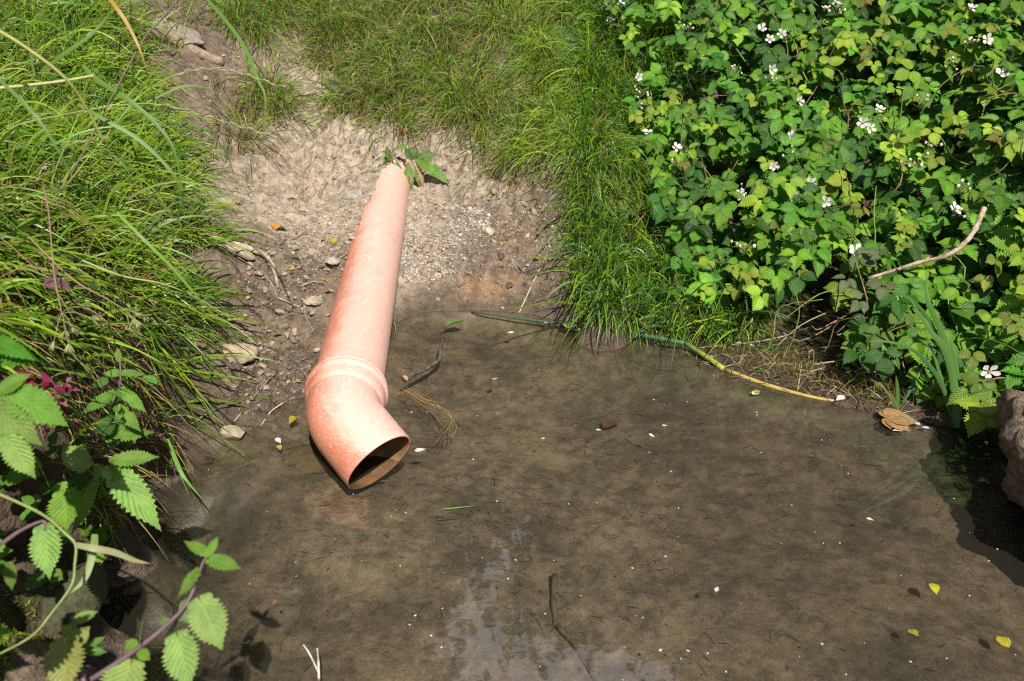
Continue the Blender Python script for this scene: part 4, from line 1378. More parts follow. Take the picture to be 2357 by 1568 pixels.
# ------------------------------------------------------------------ dock plants at the top of the pipe
def dock(label, root, leaves):
    t = thing('dock_plant', label, 'plant', root, 'dock plants growing over the buried end of the pipe')
    for (b, tp, w_, nh, col) in leaves:
        Dr = min(Dg(b[0], b[1]), 3.0)
        leaf_obj('leaf', T_DOCK, P(b[0], b[1], Dr - .02), P(tp[0], tp[1], Dr + tp[2] - b[2] - .03), w_, nh, col, M['dock'], t, .08)
    return t
DG, DP = (.085, .17, .03), (.14, .20, .055)
D0 = 2.98
dk = dock('dock plant with an upright leaf and stem on the left of the pipe end', P(900, 372, 3.02),
     [((898, 362, 3.0), (848, 377, 2.95), .042, (0, -.6, .8), DG), ((896, 372, 2.98), (890, 335, 2.97), .026, (.2, -1, .2), DG), ((893, 368, 2.98), (876, 410, 2.92), .045, (-.1, -.9, .5), (.16, .19, .07)),
      ((905, 372, 2.97), (908, 402, 2.9), .025, (0, -.9, .5), DP), ((912, 368, 2.97), (920, 398, 2.9), .026, (.1, -.9, .4), DP), ((912, 385, 2.94), (915, 418, 2.86), .04, (-.1, -.8, .6), (.17, .18, .08)),
      ((905, 345, 3.0), (928, 322, 2.96), .016, (0, -.8, .6), (.12, .24, .03)), ((903, 352, 3.0), (886, 340, 2.97), .012, (0, -.8, .6), (.12, .24, .03))])
m = MB()
D0 = min(Dg(903, 372), 3.0) - .02
add_tube(m, curve([P(903, 375, D0), P(904, 340, D0), P(908, 305, D0), P(912, 280, D0)], 10), np.linspace(.003, .0012, 10), 6, (.14, .09, .05))
m.build('stem', M['stem'], dk)
dk2 = dock('dock plant with broad spreading leaves on the right of the pipe end', P(955, 372, 3.02),
     [((955, 368, 3.0), (1018, 383, 2.90), .050, (0, -.7, .75), (.12, .24, .04)), ((955, 365, 3.0), (998, 344, 2.97), .036, (0, -.75, .6), DG), ((952, 368, 3.0), (951, 345, 2.98), .034, (-.1, -1, .2), DG),
      ((950, 370, 3.0), (928, 342, 2.98), .03, (-.2, -1, .3), (.06, .14, .035)), ((940, 374, 2.96), (944, 412, 2.87), .040, (.2, -.85, .5), (.13, .22, .05)), ((958, 375, 2.98), (975, 404, 2.92), .022, (.2, -.8, .4), (.40, .27, .16)),
      ((953, 378, 2.96), (963, 410, 2.9), .018, (.1, -.9, .4), DP), ((935, 385, 2.94), (949, 425, 2.83), .022, (.3, -.8, .5), (.28, .11, .04))])

# ------------------------------------------------------------------ nettles
def stem_line(t, pix, r0, r1, col, n=18, name='stem'):
    m = MB()
    c = curve([P(*q) for q in pix], n)
    add_tube(m, c, np.linspace(r0, r1, n), 7, col)
    return m.build(name, M['stem'], t)
NG = (.17, .31, .05)
NGL = (.24, .38, .10)
PURP = (.14, .085, .10)
def nettle(label, root, stem, leaves, col=NG, r=.0032, name='nettle', mat='nettle'):
    t = thing(name, label, 'nettle', root, 'nettles leaning over the left bank')
    if stem: stem_line(t, stem, r, r * .45, PURP)
    for lf_ in leaves:
        b_, tp, wpx, nh = lf_[:4]
        cl2 = lf_[4] if len(lf_) > 4 else col
        D = (b_[2] + tp[2]) / 2
        leaf_obj('leaf', T_NET, P(*b_), P(*tp), wpx * D / FX, nh, pick(1, [cl2], [1], .06)[0], M[mat], t)
    return t
UPC = (0, -.75, .7)
nettle('nettle with a purple stem arching out over the water in the bottom left', P(160, 1590, .86),
    [(150, 1600, .86), (240, 1545, .86), (315, 1494, .865), (379, 1443, .87), (422, 1400, .875), (444, 1361, .88), (465, 1300, .89), (478, 1277, .89)],
    [((462, 1386, .87), (506, 1492, .84), 92, (.15, -.6, .8), NGL), ((409, 1468, .865), (424, 1585, .83), 94, (-.1, -.65, .8), NGL), ((456, 1318, .88), (390, 1366, .87), 44, (-.5, -.5, .7), NG),
     ((484, 1288, .89), (553, 1301, .88), 44, (.1, -.3, 1), NG), ((478, 1276, .89), (420, 1240, .9), 30, (.0, -.3, 1), NG), ((480, 1274, .89), (503, 1233, .9), 22, (.4, -.5, .6), NG),
     ((331, 1430, .865), (308, 1490, .85), 36, (-.85, -.3, .35), (.16, .23, .09)), ((300, 1530, .86), (250, 1640, .83), 120, (-.1, -.5, .9), NGL), ((440, 1392, .88), (405, 1432, .88), 60, (-.4, -.6, .5), (.2, .25, .12)),
     ((383, 1440, .87), (372, 1420, .87), 26, (0, -.6, .8), NG), ((312, 1492, .865), (285, 1475, .86), 34, (0, -.6, .8), NG), ((322, 1500, .865), (345, 1520, .86), 30, (0, -.6, .8), (.15, .29, .04))])
nettle('nettle with drooping flower strings rising from the dark left bank', P(210, 1060, 1.45),
    [(212, 1050, 1.46), (225, 1007, 1.45), (258, 945, 1.42), (277, 879, 1.4), (275, 819, 1.4)],
    [((268, 905, 1.4), (172, 930, 1.36), 42, (-.1, -.5, .9), (.12, .26, .03)), ((280, 900, 1.4), (330, 935, 1.37), 34, (.2, -.5, .9)), ((272, 940, 1.41), (318, 975, 1.38), 36, (.3, -.5, .8)), ((250, 960, 1.42), (205, 995, 1.38), 60, (-.2, -.7, .6), (.06, .14, .03)),
     ((252, 1000, 1.43), (288, 968, 1.38), 46, (.1, -.6, .8), (.12, .24, .04)), ((276, 860, 1.4), (238, 842, 1.38), 24, (0, -.5, .9)), ((278, 858, 1.4), (320, 848, 1.38), 22, (0, -.5, .9)), ((275, 830, 1.4), (262, 800, 1.39), 18, (0, -.8, .5))])
nettle('nettle with large toothed leaves hanging over the mossy stone edge', P(150, 1240, 1.2),
    [(100, 1260, 1.18), (180, 1170, 1.2), (225, 1110, 1.2), (262, 1070, 1.2), (282, 1040, 1.2)],
    [((196, 1075, 1.17), (140, 1010, 1.15), 62, (.2, -.5, .9), NGL), ((268, 1060, 1.19), (332, 1020, 1.17), 50, (.1, -.4, 1), NG), ((262, 1085, 1.19), (348, 1166, 1.12), 80, (.35, -.55, .8), NGL), ((215, 1115, 1.19), (225, 1195, 1.13), 34, (.8, -.4, .4)),
     ((150, 1135, 1.15), (128, 1195, 1.1), 88, (.0, -.6, .85), (.14, .29, .03)), ((190, 1120, 1.2), (160, 1100, 1.18), 50, (0, -.7, .6), (.05, .13, .03)), ((265, 1078, 1.19), (245, 1110, 1.17), 40, (0, -.6, .8)), ((270, 1065, 1.19), (250, 1050, 1.18), 26, (0, -.5, .9))])
nettle('single broad nettle leaf facing the viewer at the left edge above moss', P(60, 1290, 1.0),
    [(0, 1255, 1.0), (50, 1220, 1.0), (100, 1200, 1.0), (104, 1222, 1.0)], [((104, 1218, 1.0), (82, 1326, .96), 88, (-.1, -.75, .65), NGL), ((0, 1250, 1.0), (-60, 1290, .98), 60, (0, -.6, .8)), ((20, 1300, 1.0), (35, 1345, .98), 30, (.6, -.6, .3))])
nettle('nettle with a yellowed spotted leaf in the bottom left corner', P(120, 1580, .85),
    [(200, 1600, .84), (185, 1530, .85), (175, 1470, .86), (165, 1420, .87)], [((150, 1480, .84), (120, 1590, .8), 110, (-.1, -.6, .8), (.27, .27, .07)), ((170, 1460, .86), (140, 1440, .85), 40, (0, -.5, .9), (.15, .28, .04)), ((172, 1430, .87), (190, 1400, .86), 34, (0, -.4, .9), (.16, .29, .05)),
     ((170, 1480, .85), (182, 1455, .84), 44, (.2, -.6, .7), (.22, .26, .07)), ((200, 1500, .87), (226, 1490, .86), 24, (.1, -.4, .9), (.1, .22, .04)), ((200, 1490, .87), (208, 1465, .86), 22, (.1, -.4, .9), (.1, .22, .04))], mat='dock')
t = nettle('out of focus plant with broad lobed leaves at the left picture edge', P(10, 960, .95),
    [(-60, 1010, .95), (0, 930, .95), (30, 880, .95)], [((30, 905, .93), (140, 965, .9), 90, (.1, -.6, .85), (.15, .28, .04)), ((0, 900, .93), (40, 845, .92), 60, (-.2, -.5, .9), (.14, .27, .035)), ((-10, 940, .92), (60, 1010, .88), 80, (0, -.7, .7), (.17, .29, .06)), ((20, 1010, .9), (60, 1100, .88), 70, (.1, -.8, .5), NGL),
     ((-30, 780, .95), (70, 815, .92), 50, (0, -.5, .9), (.09, .24, .02)), ((-20, 830, .95), (55, 800, .93), 46, (0, -.4, .9), (.09, .24, .02)), ((0, 1000, .92), (40, 1040, .9), 60, (0, -.6, .8), NG)], name='broad_leaf_plant', mat='nettle')
t['category'] = 'plant'
del t['group']
t = thing('low_herb', 'low leafy herbs carpeting the dark bank between the nettles on the left', 'plant', P(120, 1000, 1.3))
for k in range(80):
    a, b = rng.uniform(-20, 330), rng.uniform(790, 1330)
    if a > 330 - max(0, b - 1050) * .45: continue
    D = min(Dg(a, b), 1.9) - rng.uniform(.01, .06)
    an = rng.uniform(0, 6.28)
    ln = rng.uniform(22, 46)
    leaf_obj('leaf', T_NET if k % 2 else T_SIMPLE, P(a, b, D), P(a + ln * math.cos(an), b + ln * .8 * math.sin(an), D - .01), rng.uniform(.018, .032), nrm(np.array([.1, -.5, .8]) + rng.normal(0, .3, 3)),
             pick(1, [NG, (.10, .24, .03), (.06, .15, .025), (.2, .33, .06)], [3, 3, 2, 1])[0], M['nettle'], t)
# magenta leaved herb
t = thing('red_herb', 'small herb with crimson and pink leaves on the dark left bank', 'plant', P(110, 930, 1.2))
stem_line(t, [(70, 960, 1.22), (95, 890, 1.2), (110, 870, 1.2), (125, 885, 1.19)], .0014, .0008, (.25, .06, .08))
for k in range(40):
    a, b = 108 + rng.normal(0, 30), 908 + rng.normal(0, 24)
    an = rng.uniform(0, 6.28)
    leaf_obj('leaf', T_FERN, P(a, b, 1.17 + rng.normal(0, .015)), P(a + 17 * math.cos(an), b + 12 * math.sin(an), 1.165), .011, nrm(np.array([0, -.6, .7]) + rng.normal(0, .5, 3)),
             pick(1, [(.30, .02, .09), (.42, .05, .16), (.18, .015, .06), (.46, .18, .22), (.10, .16, .04)], [3, 3, 3, 1, 2])[0], M['nettle'], t)
# umbellifer with green seed heads
t = thing('cow_parsley', 'cow parsley gone to seed with spreading rays above the left bank', 'plant', P(100, 560, 1.15))
stem_line(t, [(100, 430, 1.2), (112, 489, 1.18), (125, 631, 1.15), (142, 720, 1.14)], .0014, .0010, (.22, .14, .08))
SG = (.20, .24, .08)
for (a, b) in ((185, 707), (211, 733), (165, 753), (125, 783), (158, 790), (150, 760)):
    m = MB()
    add_tube(m, curve([P(142, 720, 1.14), P((142 + a) / 2, (720 + b) / 2 - 6, 1.135), P(a, b, 1.13)], 6), .0006, 5, (.25, .22, .10))
    for k in range(7):
        p0 = P(a, b, 1.13)
        dv = nrm(P(a, b, 1.13) - P(142, 720, 1.14) + rng.normal(0, .008, 3))
        add_tube(m, [p0, p0 + dv * .006, p0 + dv * .012, p0 + dv * .016], [.0004, .0012, .0011, .0003], 5, pick(1, [SG, (.28, .22, .13)], [3, 1])[0])
    m.build('seed_head', M['stem'], t)
t2 = thing('cow_parsley', 'cow parsley stem leaning right to one seed head over the grass', 'plant', P(120, 600, 1.2))
stem_line(t2, [(60, 540, 1.25), (165, 641, 1.2), (240, 685, 1.18), (290, 715, 1.16)], .0014, .0009, (.26, .19, .09))
for k in range(6):
    m = MB()
    a, b = 315 + rng.normal(0, 14), 728 + rng.normal(0, 12)
    add_tube(m, [P(290, 715, 1.16), P(a, b, 1.15)], .0006, 5, (.25, .22, .10))
    for q in range(5):
        p0 = P(a, b, 1.15)
        dv = nrm(np.array([.6, -.3, -.3]) + rng.normal(0, .5, 3))
        add_tube(m, [p0, p0 + dv * .006, p0 + dv * .012], [.0004, .0012, .0003], 5, (.24, .25, .10))
    m.build('seed_head', M['stem'], t2)
t = thing('pink_herb', 'sprig with mauve leaves hanging among the left grass', 'plant', P(125, 640, 1.2))
for k, (a, b, c_, d_) in enumerate(((125, 640, 85, 640), (125, 645, 118, 655), (130, 640, 160, 650), (135, 645, 150, 665), (128, 635, 118, 618), (130, 650, 142, 660), (105, 640, 115, 660))):
    leaf_obj('leaf', T_SIMPLE, P(a, b, 1.18), P(c_, d_, 1.17), .009, nrm(np.array([0, -.7, .6]) + rng.normal(0, .3, 3)), (.24, .11, .17), M['nettle'], t)

# ------------------------------------------------------------------ long single stalks and blades across the left foreground
GS = 'long grass stalks across the left foreground'
def stalk(label, pix, width, col, seed=False, flat=True):
    root = P(*pix[0])
    t = thing('grass_stalk', label, 'grass stalk', root, GS)
    if flat:
        sword(pix, width, col, t, 'blade', 'blade_broad', (random.uniform(-.3, .3), 0, .3), .15)
    else:
        m = MB()
        c = curve([P(*q) for q in pix], 30)
        add_tube(m, c, np.linspace(width * .5, width * .32, 30), 6, col)
        m.build('stem', M['stem'], t)
        if seed:
            m = MB()
            for i in range(16, 30):
                T = nrm(c[min(i + 1, 29)] - c[i - 1])
                sdv = nrm(np.cross(T, [.2, 1, .1])) * (1 if i % 2 else -1)
                for q in range(2):
                    p0 = c[i] + T * (.004 * q)
                    add_tube(m, [p0, p0 + T * .006 + sdv * .0022, p0 + T * .012 + sdv * .0016], [.0006, .0013, .0003], 5, pick(1, [(.26, .28, .12), (.36, .26, .20)], [2, 1])[0])
            m.build('seed_head', M['stem'], t)
    return t
stalk('long green blade arching from the top edge down across the dirt path', [(440, -40, 1.5), (505, 30, 1.48), (560, 105, 1.47), (594, 185, 1.46), (611, 235, 1.46), (604, 373, 1.48)], .0065, (.10, .22, .03))
stalk('yellow brown withered blade near the top left', [(225, -40, 1.3), (262, 10, 1.28), (290, 50, 1.28), (318, 105, 1.28), (338, 160, 1.29)], .0065, (.40, .24, .06))
stalk('dark reddish bare stem slanting down left from the top edge', [(425, -20, 1.35), (370, 46, 1.33), (330, 92, 1.32), (264, 211, 1.3), (185, 363, 1.28), (139, 443, 1.27)], .0034, (.13, .085, .06), False, False)
stalk('upper grass seed head bending right over the grass tufts', [(150, 430, 1.32), (231, 330, 1.33), (330, 215, 1.35), (429, 165, 1.36), (528, 163, 1.38), (640, 197, 1.4)], .0022, (.25, .27, .08), True, False)
stalk('lower grass seed head drooping right across bare soil', [(20, 300, 1.22), (66, 281, 1.23), (264, 244, 1.26), (380, 243, 1.28), (528, 284, 1.32), (645, 318, 1.35)], .0022, (.26, .28, .09), True, False)
stalk('broad shiny blade bending down in the middle of the left grass', [(190, 150, 1.22), (225, 185, 1.22), (297, 231, 1.22), (363, 290, 1.23), (406, 363, 1.24), (428, 522, 1.27)], .0065, (.10, .20, .03))
stalk('broad blade with a dry yellow tip hanging left of the soil', [(180, 240, 1.2), (244, 277, 1.2), (314, 317, 1.21), (373, 370, 1.22), (410, 423, 1.23), (418, 500, 1.26)], .0065, (.13, .22, .04))
stalk('blurred pale green blade sloping from the left edge', [(-40, 150, .95), (0, 185, .95), (76, 261, .95), (130, 340, .96), (178, 430, .98)], .0042, (.11, .20, .04))
stalk('wide straight blade slanting up right in the top left corner', [(95, 165, 1.1), (150, 122, 1.1), (215, 76, 1.11), (268, 10, 1.13)], .0048, (.12, .21, .035))
stalk('thick yellow green stem arching from the left edge toward the middle grass', [(-30, 55, 1.0), (60, 110, 1.0), (150, 180, 1.02), (200, 250, 1.05), (240, 330, 1.08)], .005, (.30, .30, .08), False, False)
stalk('thin stem with a pale sheath lying level across the left grass', [(-20, 205, 1.08), (80, 195, 1.09), (150, 186, 1.1), (217, 174, 1.12)], .005, (.42, .40, .17), False, False)
stalk('slim dark blade curling down onto the bare soil', [(370, 280, 1.5), (430, 285, 1.5), (480, 310, 1.5), (520, 350, 1.52), (545, 430, 1.56)], .0045, (.08, .18, .03))
stalk('thin arching blade crossing the tuft in front of the gully', [(330, 240, 1.4), (420, 200, 1.42), (480, 205, 1.44), (530, 240, 1.47), (560, 300, 1.5)], .0035, (.14, .23, .06))
stalk('green stem running down through the middle left grass', [(270, 490, 1.2), (330, 550, 1.2), (400, 620, 1.22), (460, 690, 1.25), (515, 745, 1.3)], .005, (.19, .30, .05))
stalk('pale stem leaning right below the left grass', [(190, 600, 1.2), (280, 635, 1.22), (380, 655, 1.25), (460, 690, 1.3), (535, 735, 1.36)], .003, (.32, .34, .14), False, False)
stalk('kinked yellow green stalk with joints in the bottom left corner', [(-20, 1130, .95), (60, 1165, .94), (111, 1193, .93), (150, 1228, .92), (174, 1254, .92), (172, 1300, .91), (165, 1347, .9), (120, 1410, .89), (72, 1465, .88), (-10, 1510, .87)], .0038, (.22, .25, .085), False, False)
stalk('dry brown tipped blade pointing right over the dark water edge', [(174, 1254, .92), (215, 1262, .92), (265, 1272, .93), (310, 1290, .94), (348, 1298, .95)], .008, (.30, .30, .15))
stalk('curved pale green blade hanging down beside the mossy stone', [(218, 1230, .95), (214, 1270, .95), (196, 1330, .94), (161, 1367, .93)], .009, (.20, .29, .09))
stalk('green blade pair hanging from the left bank over the water', [(385, 1010, 1.6), (405, 1060, 1.58), (425, 1100, 1.57), (470, 1155, 1.58)], .008, (.13, .27, .04))

# ------------------------------------------------------------------ roots, log, sticks, twigs
mb = MB()
pts = curve([Pg(488, 556) + [0, .02, .01], Pg(512, 576) + [0, 0, .014], Pg(545, 588) + [0, 0, .016], Pg(572, 602) + [0, -.004, .014], Pg(590, 606) + [0, -.004, .008]], 22)
v, f, l = tube(pts, np.array([.014, .014, .015, .016, .015, .014, .015, .015, .014, .013, .014, .014, .013, .012, .012, .012, .013, .012, .011, .009, .007, .004]), 14)
v = v + (fbm(v[:, 0] * 60, v[:, 1] * 60 + v[:, 2] * 50, 1, 3) * .004)[:, None] * np.array([0, -.4, 1])
mb.add(v, f, (.30, .235, .18), l)
pts = curve([Pg(535, 575) + [0, .01, .01], Pg(575, 583) + [0, 0, .010], Pg(610, 597) + [0, 0, .009], Pg(630, 625) + [0, 0, .006], Pg(640, 660) + [0, 0, -.004]], 18)
add_tube(mb, pts, np.linspace(.012, .004, 18), 10, (.36, .28, .21))
o = mb.build('tree_root', M['wood'], loc=Pg(545, 590))
tag(o, 'gnarled grey root sticking out over the soil step left of the pipe', 'root')
mb = MB()
pts = curve([Pg(270, 30) + [0, 0, .012], Pg(330, 72) + [0, 0, .008], Pg(390, 98) + [0, 0, .006], Pg(450, 122) + [0, 0, .0], Pg(510, 140) + [0, 0, -.012]], 20)
add_tube(mb, pts, np.linspace(.034, .022, 20) * (1 + .05 * rng.normal(0, 1, 20)), 12, (.28, .205, .145))
o = mb.build('log', M['wood'], loc=pts[10])
tag(o, 'weathered pale log lying beside the dirt path at the top left', 'log')
mb = MB()
pts = curve([Pz(932, 872, .010), Pz(950, 862, .006), Pz(975, 852, .000), Pz(1000, 838, -.003), Pz(1012, 825, -.001), Pz(1014, 800, .004), Pz(1022, 780, -.006)], 24)
v, f, l = tube(pts, np.linspace(.0072, .0045, 24) * (1 + .14 * rng.normal(0, 1, 24)), 10)
mb.add(v, f, np.where(l[:, :1] < .02, np.array([.42, .22, .12])[None], np.array([.085, .075, .055])[None]), l)
o = mb.build('stick', M['wood'], loc=pts[8])
tag(o, 'dark waterlogged stick with a broken reddish end beside the pipe', 'stick')
mb = MB()
z0 = -.055
pts = curve([Pz(1277, 1322, -.06), Pz(1274, 1380, -.075), Pz(1278, 1440, -.085), Pz(1262, 1500, -.092), Pz(1225, 1580, -.095), Pz(1195, 1640, -.095)], 24)
add_tube(mb, pts, np.linspace(.005, .008, 24) * (1 + .12 * rng.normal(0, 1, 24)), 9, (.125, .10, .072))
add_tube(mb, curve([Pz(1283, 1440, -.07), Pz(1320, 1480, -.075), Pz(1350, 1530, -.08), Pz(1390, 1600, -.085)], 12), np.linspace(.005, .003, 12), 8, (.125, .10, .072))
o = mb.build('sunken_branch', M['wood'], loc=Pz(1277, 1380, -.05))
tag(o, 'dark forked branch lying on the pond bed at the bottom centre', 'branch')
t = thing('pale_twig', 'forked whitish twig poking out of the water at the bottom', 'twig', Pz(732, 1560, 0))
m = MB()
add_tube(m, curve([Pz(734, 1580, -.03), Pz(734, 1560, 0), Pz(733, 1525, .015), Pz(730, 1492, .03)], 10), [.0022] * 4 + [.002] * 3 + [.0015] * 3, 6, (.42, .38, .33))
add_tube(m, curve([Pz(733, 1548, .0), Pz(720, 1520, .012), Pz(708, 1498, .02), Pz(698, 1484, .03)], 10), np.linspace(.0018, .0012, 10), 6, (.50, .46, .40))
m.build('twig_fork', M['wood'], t)
GT = 'thin twigs strewn on the bare soil'
TW = [((690, 665), (750, 655), 'thin dry twig lying level between two stones left of the pipe'), ((610, 640), (640, 690), 'pale splinter of wood on the dark soil below the root'), ((700, 705), (718, 760), 'long thin twig pointing down toward the collar left of the pipe'),
      ((640, 690), (690, 712), 'short grey twig in the crumbly soil under the root'), ((655, 930), (600, 985), 'dark wet twig reaching the water left of the elbow'), ((540, 975), (640, 860), 'pale dry grass stem bent over the left shore mud'), ((700, 860), (720, 900), 'straw splinter beside the pipe collar'),
      ((1180, 600), (1225, 640), 'thin root curling over mud right of the gravel'), ((1195, 725), (1260, 590), 'pale thin twig standing from the water edge into the right grass'), ((610, 498), (700, 490), 'thin twig on the dry clay above the root'), ((620, 560), (700, 540), 'dark thin twig lying across the upper path'),
      ((770, 610), (800, 612), 'short dark twig touching the square pale stone'), ((1150, 420), (1160, 470), 'dark root end in the hollow right of the clay face'), ((905, 745), (912, 775), 'short dark twig stub in water against the pipe'), ((1800, 800), (1720, 720), 'bare grey stem under the bramble at the shore'),
      ((1835, 900), (1845, 830), 'pale dry stalk standing in the mud at the right shore'), ((1870, 870), (1960, 915), 'grey twig lying along the right shore'), ((1960, 870), (1900, 915), 'forked pale twig slanting into the water at the right shore')]
for (a, b, lab) in TW:
    pa, pb = Pg(*a), Pg(*b)
    pm = (pa + pb) / 2
    pm = np.array([pm[0] + rng.normal(0, .006), pm[1], max(Z1(pm[0], pm[1]), 0) + .006])
    m = MB()
    add_tube(m, curve([pa + [0, 0, .003], pm, pb + [0, 0, .003]], 9), np.linspace(.0021, .0011, 9), 6, pick(1, [(.34, .26, .19), (.24, .18, .13), (.42, .33, .22), (.10, .08, .06)], [2, 2, 2, 1])[0])
    o = m.build('twig', M['wood'], loc=pm)
    tag(o, lab, 'twig', GT)
t = thing('straw_tuft', 'heap of dry straw on the clay beside the upper pipe', 'straw', Pg(695, 440))
m = MB()
pp = Pg(695, 440)[None] + rng.normal(0, .022, (90, 3)) * np.array([1, .7, .1])
blades(m, pp, rdir(90, (.1, -.3, .25), .8), U(.02, .06, 90), U(.001, .002, 90), U(.1, .5, 90), pick(90, [STRAW, (.45, .33, .18), BROWN], [3, 3, 1]))
m.build('straw', M['blade'], t)
# wisps of drowned roots by the elbow
m = MB()
for k in range(15):
    a0, b0 = 905 + rng.uniform(0, 30), 900 + rng.uniform(-14, 14)
    pts = [Pz(a0, b0, .001), Pz(960 + rng.normal(0, 10), 915 + rng.normal(0, 10), .002), Pz(1005 + rng.normal(0, 12), 945 + rng.normal(0, 12), .001), Pz(1030 + rng.normal(0, 10), 985 + rng.normal(0, 16), 0), Pz(1000 + rng.normal(0, 20), 1005 + rng.normal(0, 8), -.001)]
    add_tube(m, curve(pts[:rng.integers(3, 6)], 12), .0007, 4, pick(1, [(.22, .13, .055), (.30, .20, .09), (.12, .08, .045)], [2, 1, 1])[0])
o = m.build('root_wisp', M['stem'], loc=Pz(960, 915, 0))
tag(o, 'wisp of fine brown drowned roots curling right from the elbow', 'roots')

# ------------------------------------------------------------------ fallen leaves and petals
def leaf_proto(T, w_):
    V, F, L = T
    return (V * np.array([w_, 1, 1]) - np.array([0, .5, 0]), F, L)
YEL, OCH, LGR = (.46, .38, .035), (.42, .22, .06), (.22, .30, .04)
FLV = [(675, 462, 20, OCH, 'curled ochre leaf by the straw on the dry clay'), (548, 470, 16, OCH, 'small orange leaf at the grass edge of the dry clay'), (632, 524, 20, (.5, .27, .05), 'orange leaf on the upper path left of the pipe'), (648, 536, 24, (.10, .12, .06), 'dull dark green leaf beside the orange leaf'),
       (768, 558, 22, YEL, 'bright yellow cupped leaf near the pipe above the square stone'), (745, 555, 12, YEL, 'tiny yellow leaf left of the cupped yellow leaf'), (680, 597, 22, (.14, .24, .06), 'small green leaf on the pebbly soil'), (742, 618, 20, (.30, .36, .03), 'lime green leaf beside the square pale stone'),
       (672, 624, 14, YEL, 'yellow leaf on the pebbly slope below the green leaf'), (755, 648, 22, (.42, .30, .08), 'crumpled tan leaf close to the pipe'), (757, 674, 16, (.08, .22, .02), 'small glossy green leaf touching the pipe edge'), (637, 776, 20, (.30, .36, .05), 'pale lime leaf on the wet crumbly soil'),
       (690, 884, 18, (.30, .34, .08), 'pale green leaf at the shore by the collar'), (674, 969, 20, (.42, .30, .03), 'yellow brown leaf in the shallow water left of the elbow'), (643, 1032, 14, (.36, .4, .06), 'tiny yellow green leaf floating left of the mouth'), (2150, 1357, 22, (.5, .5, .03), 'bright yellow leaf floating at the lower right'),
       (2100, 1460, 18, (.40, .36, .03), 'dull yellow leaf floating near the bottom right'), (2307, 1478, 26, (.52, .47, .03), 'larger yellow leaf floating by the right edge at the bottom'), (1303, 748, 30, (.32, .36, .04), 'yellow green leaf caught on the reed stalk'), (1330, 762, 22, (.30, .32, .05), 'wet yellow leaf under the reed stalk'),
       (1405, 985, 40, (.15, .08, .045), 'brown dead leaf resting on the pond bed'), (1042, 746, 46, (.10, .22, .05), 'slim green leaf floating near the far shore'), (1232, 600, 16, (.46, .34, .12), 'small tan leaf on mud right of the gravel'), (1737, 905, 20, (.5, .42, .03), 'slim yellow leaf floating below the reed stalk'),
       (878, 1118, 20, (.34, .22, .09), 'tan scrap of leaf under water by the mouth'), (633, 1390, 8, (.5, .14, .03), 'tiny orange flake floating at the lower left')]
for k, (a, b, w_, col, lab) in enumerate(FLV):
    p = Pg(a, b)
    onw = p[2] < .001
    if onw and 'pond bed' not in lab and 'under water' not in lab: p = Pz(a, b, .003)
    elif onw: p = p + np.array([0, 0, .006])
    Ln = w_ * np.linalg.norm(p - np.array([0, 0, 1])) / FX * 1.2
    V, F, L = leaf_proto(T_SIMPLE, .62 if 'slim' in lab else 1.1)
    m = MB()
    v = V * Ln
    v[:, 2] += Ln * .35 * (V[:, 0] ** 2) * rng.uniform(.5, 3)
    m.add(v, F, col, L)
    o = m.build('fallen_leaf', M['dry'])
    o.location = Vector(p + np.array([0, 0, .003]))
    o.rotation_euler = (rng.normal(0, .15) if onw else rng.normal(.15, .3), rng.normal(0, .12 if onw else .3), rng.uniform(0, 6.28))
    tag(o, lab, 'leaf', 'fallen leaves on the mud and water')
# big maple-like leaf on the right shore
m = MB()
for da, sc in ((0, 1), (.75, .85), (-.75, .85), (1.5, .55), (-1.5, .55)):
    ca, sa = math.cos(da), math.sin(da)
    V, F, L = T_SIMPLE
    v = V * np.array([.085, .075, .05]) * sc
    m.add(v @ np.array([[ca, -sa, 0], [sa, ca, 0], [0, 0, 1]]).T, F, (.36, .22, .10), L)
o = m.build('maple_leaf', M['dry'])
o.location = Vector(Pz(2040, 962, .012))
o.rotation_euler = (.05, .1, -1.75)
o.scale = (.95, .95, .95)
tag(o, 'large tan brown lobed leaf lying in the water near the flag plant', 'leaf')
# white petals
def petal_mesh():
    V, F, L = T_PETAL
    m = MB()
    v = (V - [0, .5, 0]) * np.array([.9, 1, 1])
    m.add(v, F, (.78, .76, .74), L)
    return m
pp = petal_mesh().build('petal', M['petal'])
PET = [(937, 872, 17), (967, 1037, 20), (641, 1015, 18), (1258, 743, 16), (1175, 766, 12), (1500, 1003, 12), (1740, 905, 22), (1932, 925, 22), (2050, 935, 16), (2066, 991, 18), (2218, 972, 16), (2108, 975, 16), (1650, 1357, 14), (1140, 873, 20), (1530, 980, 10), (1378, 990, 10), (2003, 1196, 12), (2270, 1020, 10), (1250, 1010, 8), (1700, 790, 12), (1730, 795, 12), (1320, 752, 14), (2130, 985, 12), (1640, 822, 12)]
for k, (a, b, w_) in enumerate(PET):
    p = Pg(a, b)
    p = Pz(a, b, .003) if p[2] < .003 else p + np.array([0, 0, .006])
    s = w_ * np.linalg.norm(p - np.array([0, 0, 1])) / FX
    o = pp if k == 0 else pp.copy()
    if k: C.objects.link(o)
    o.location = Vector(p)
    o.scale = (s, s * 1.3, s)
    o.rotation_euler = (rng.normal(0, .1), rng.normal(0, .1), rng.uniform(0, 6.28))
    tag(o, 'white petal fallen on the pond or its shore', 'petal', 'white petals on the pond')
fl0 = None
r3 = np.random.default_rng(21)
kk = 0
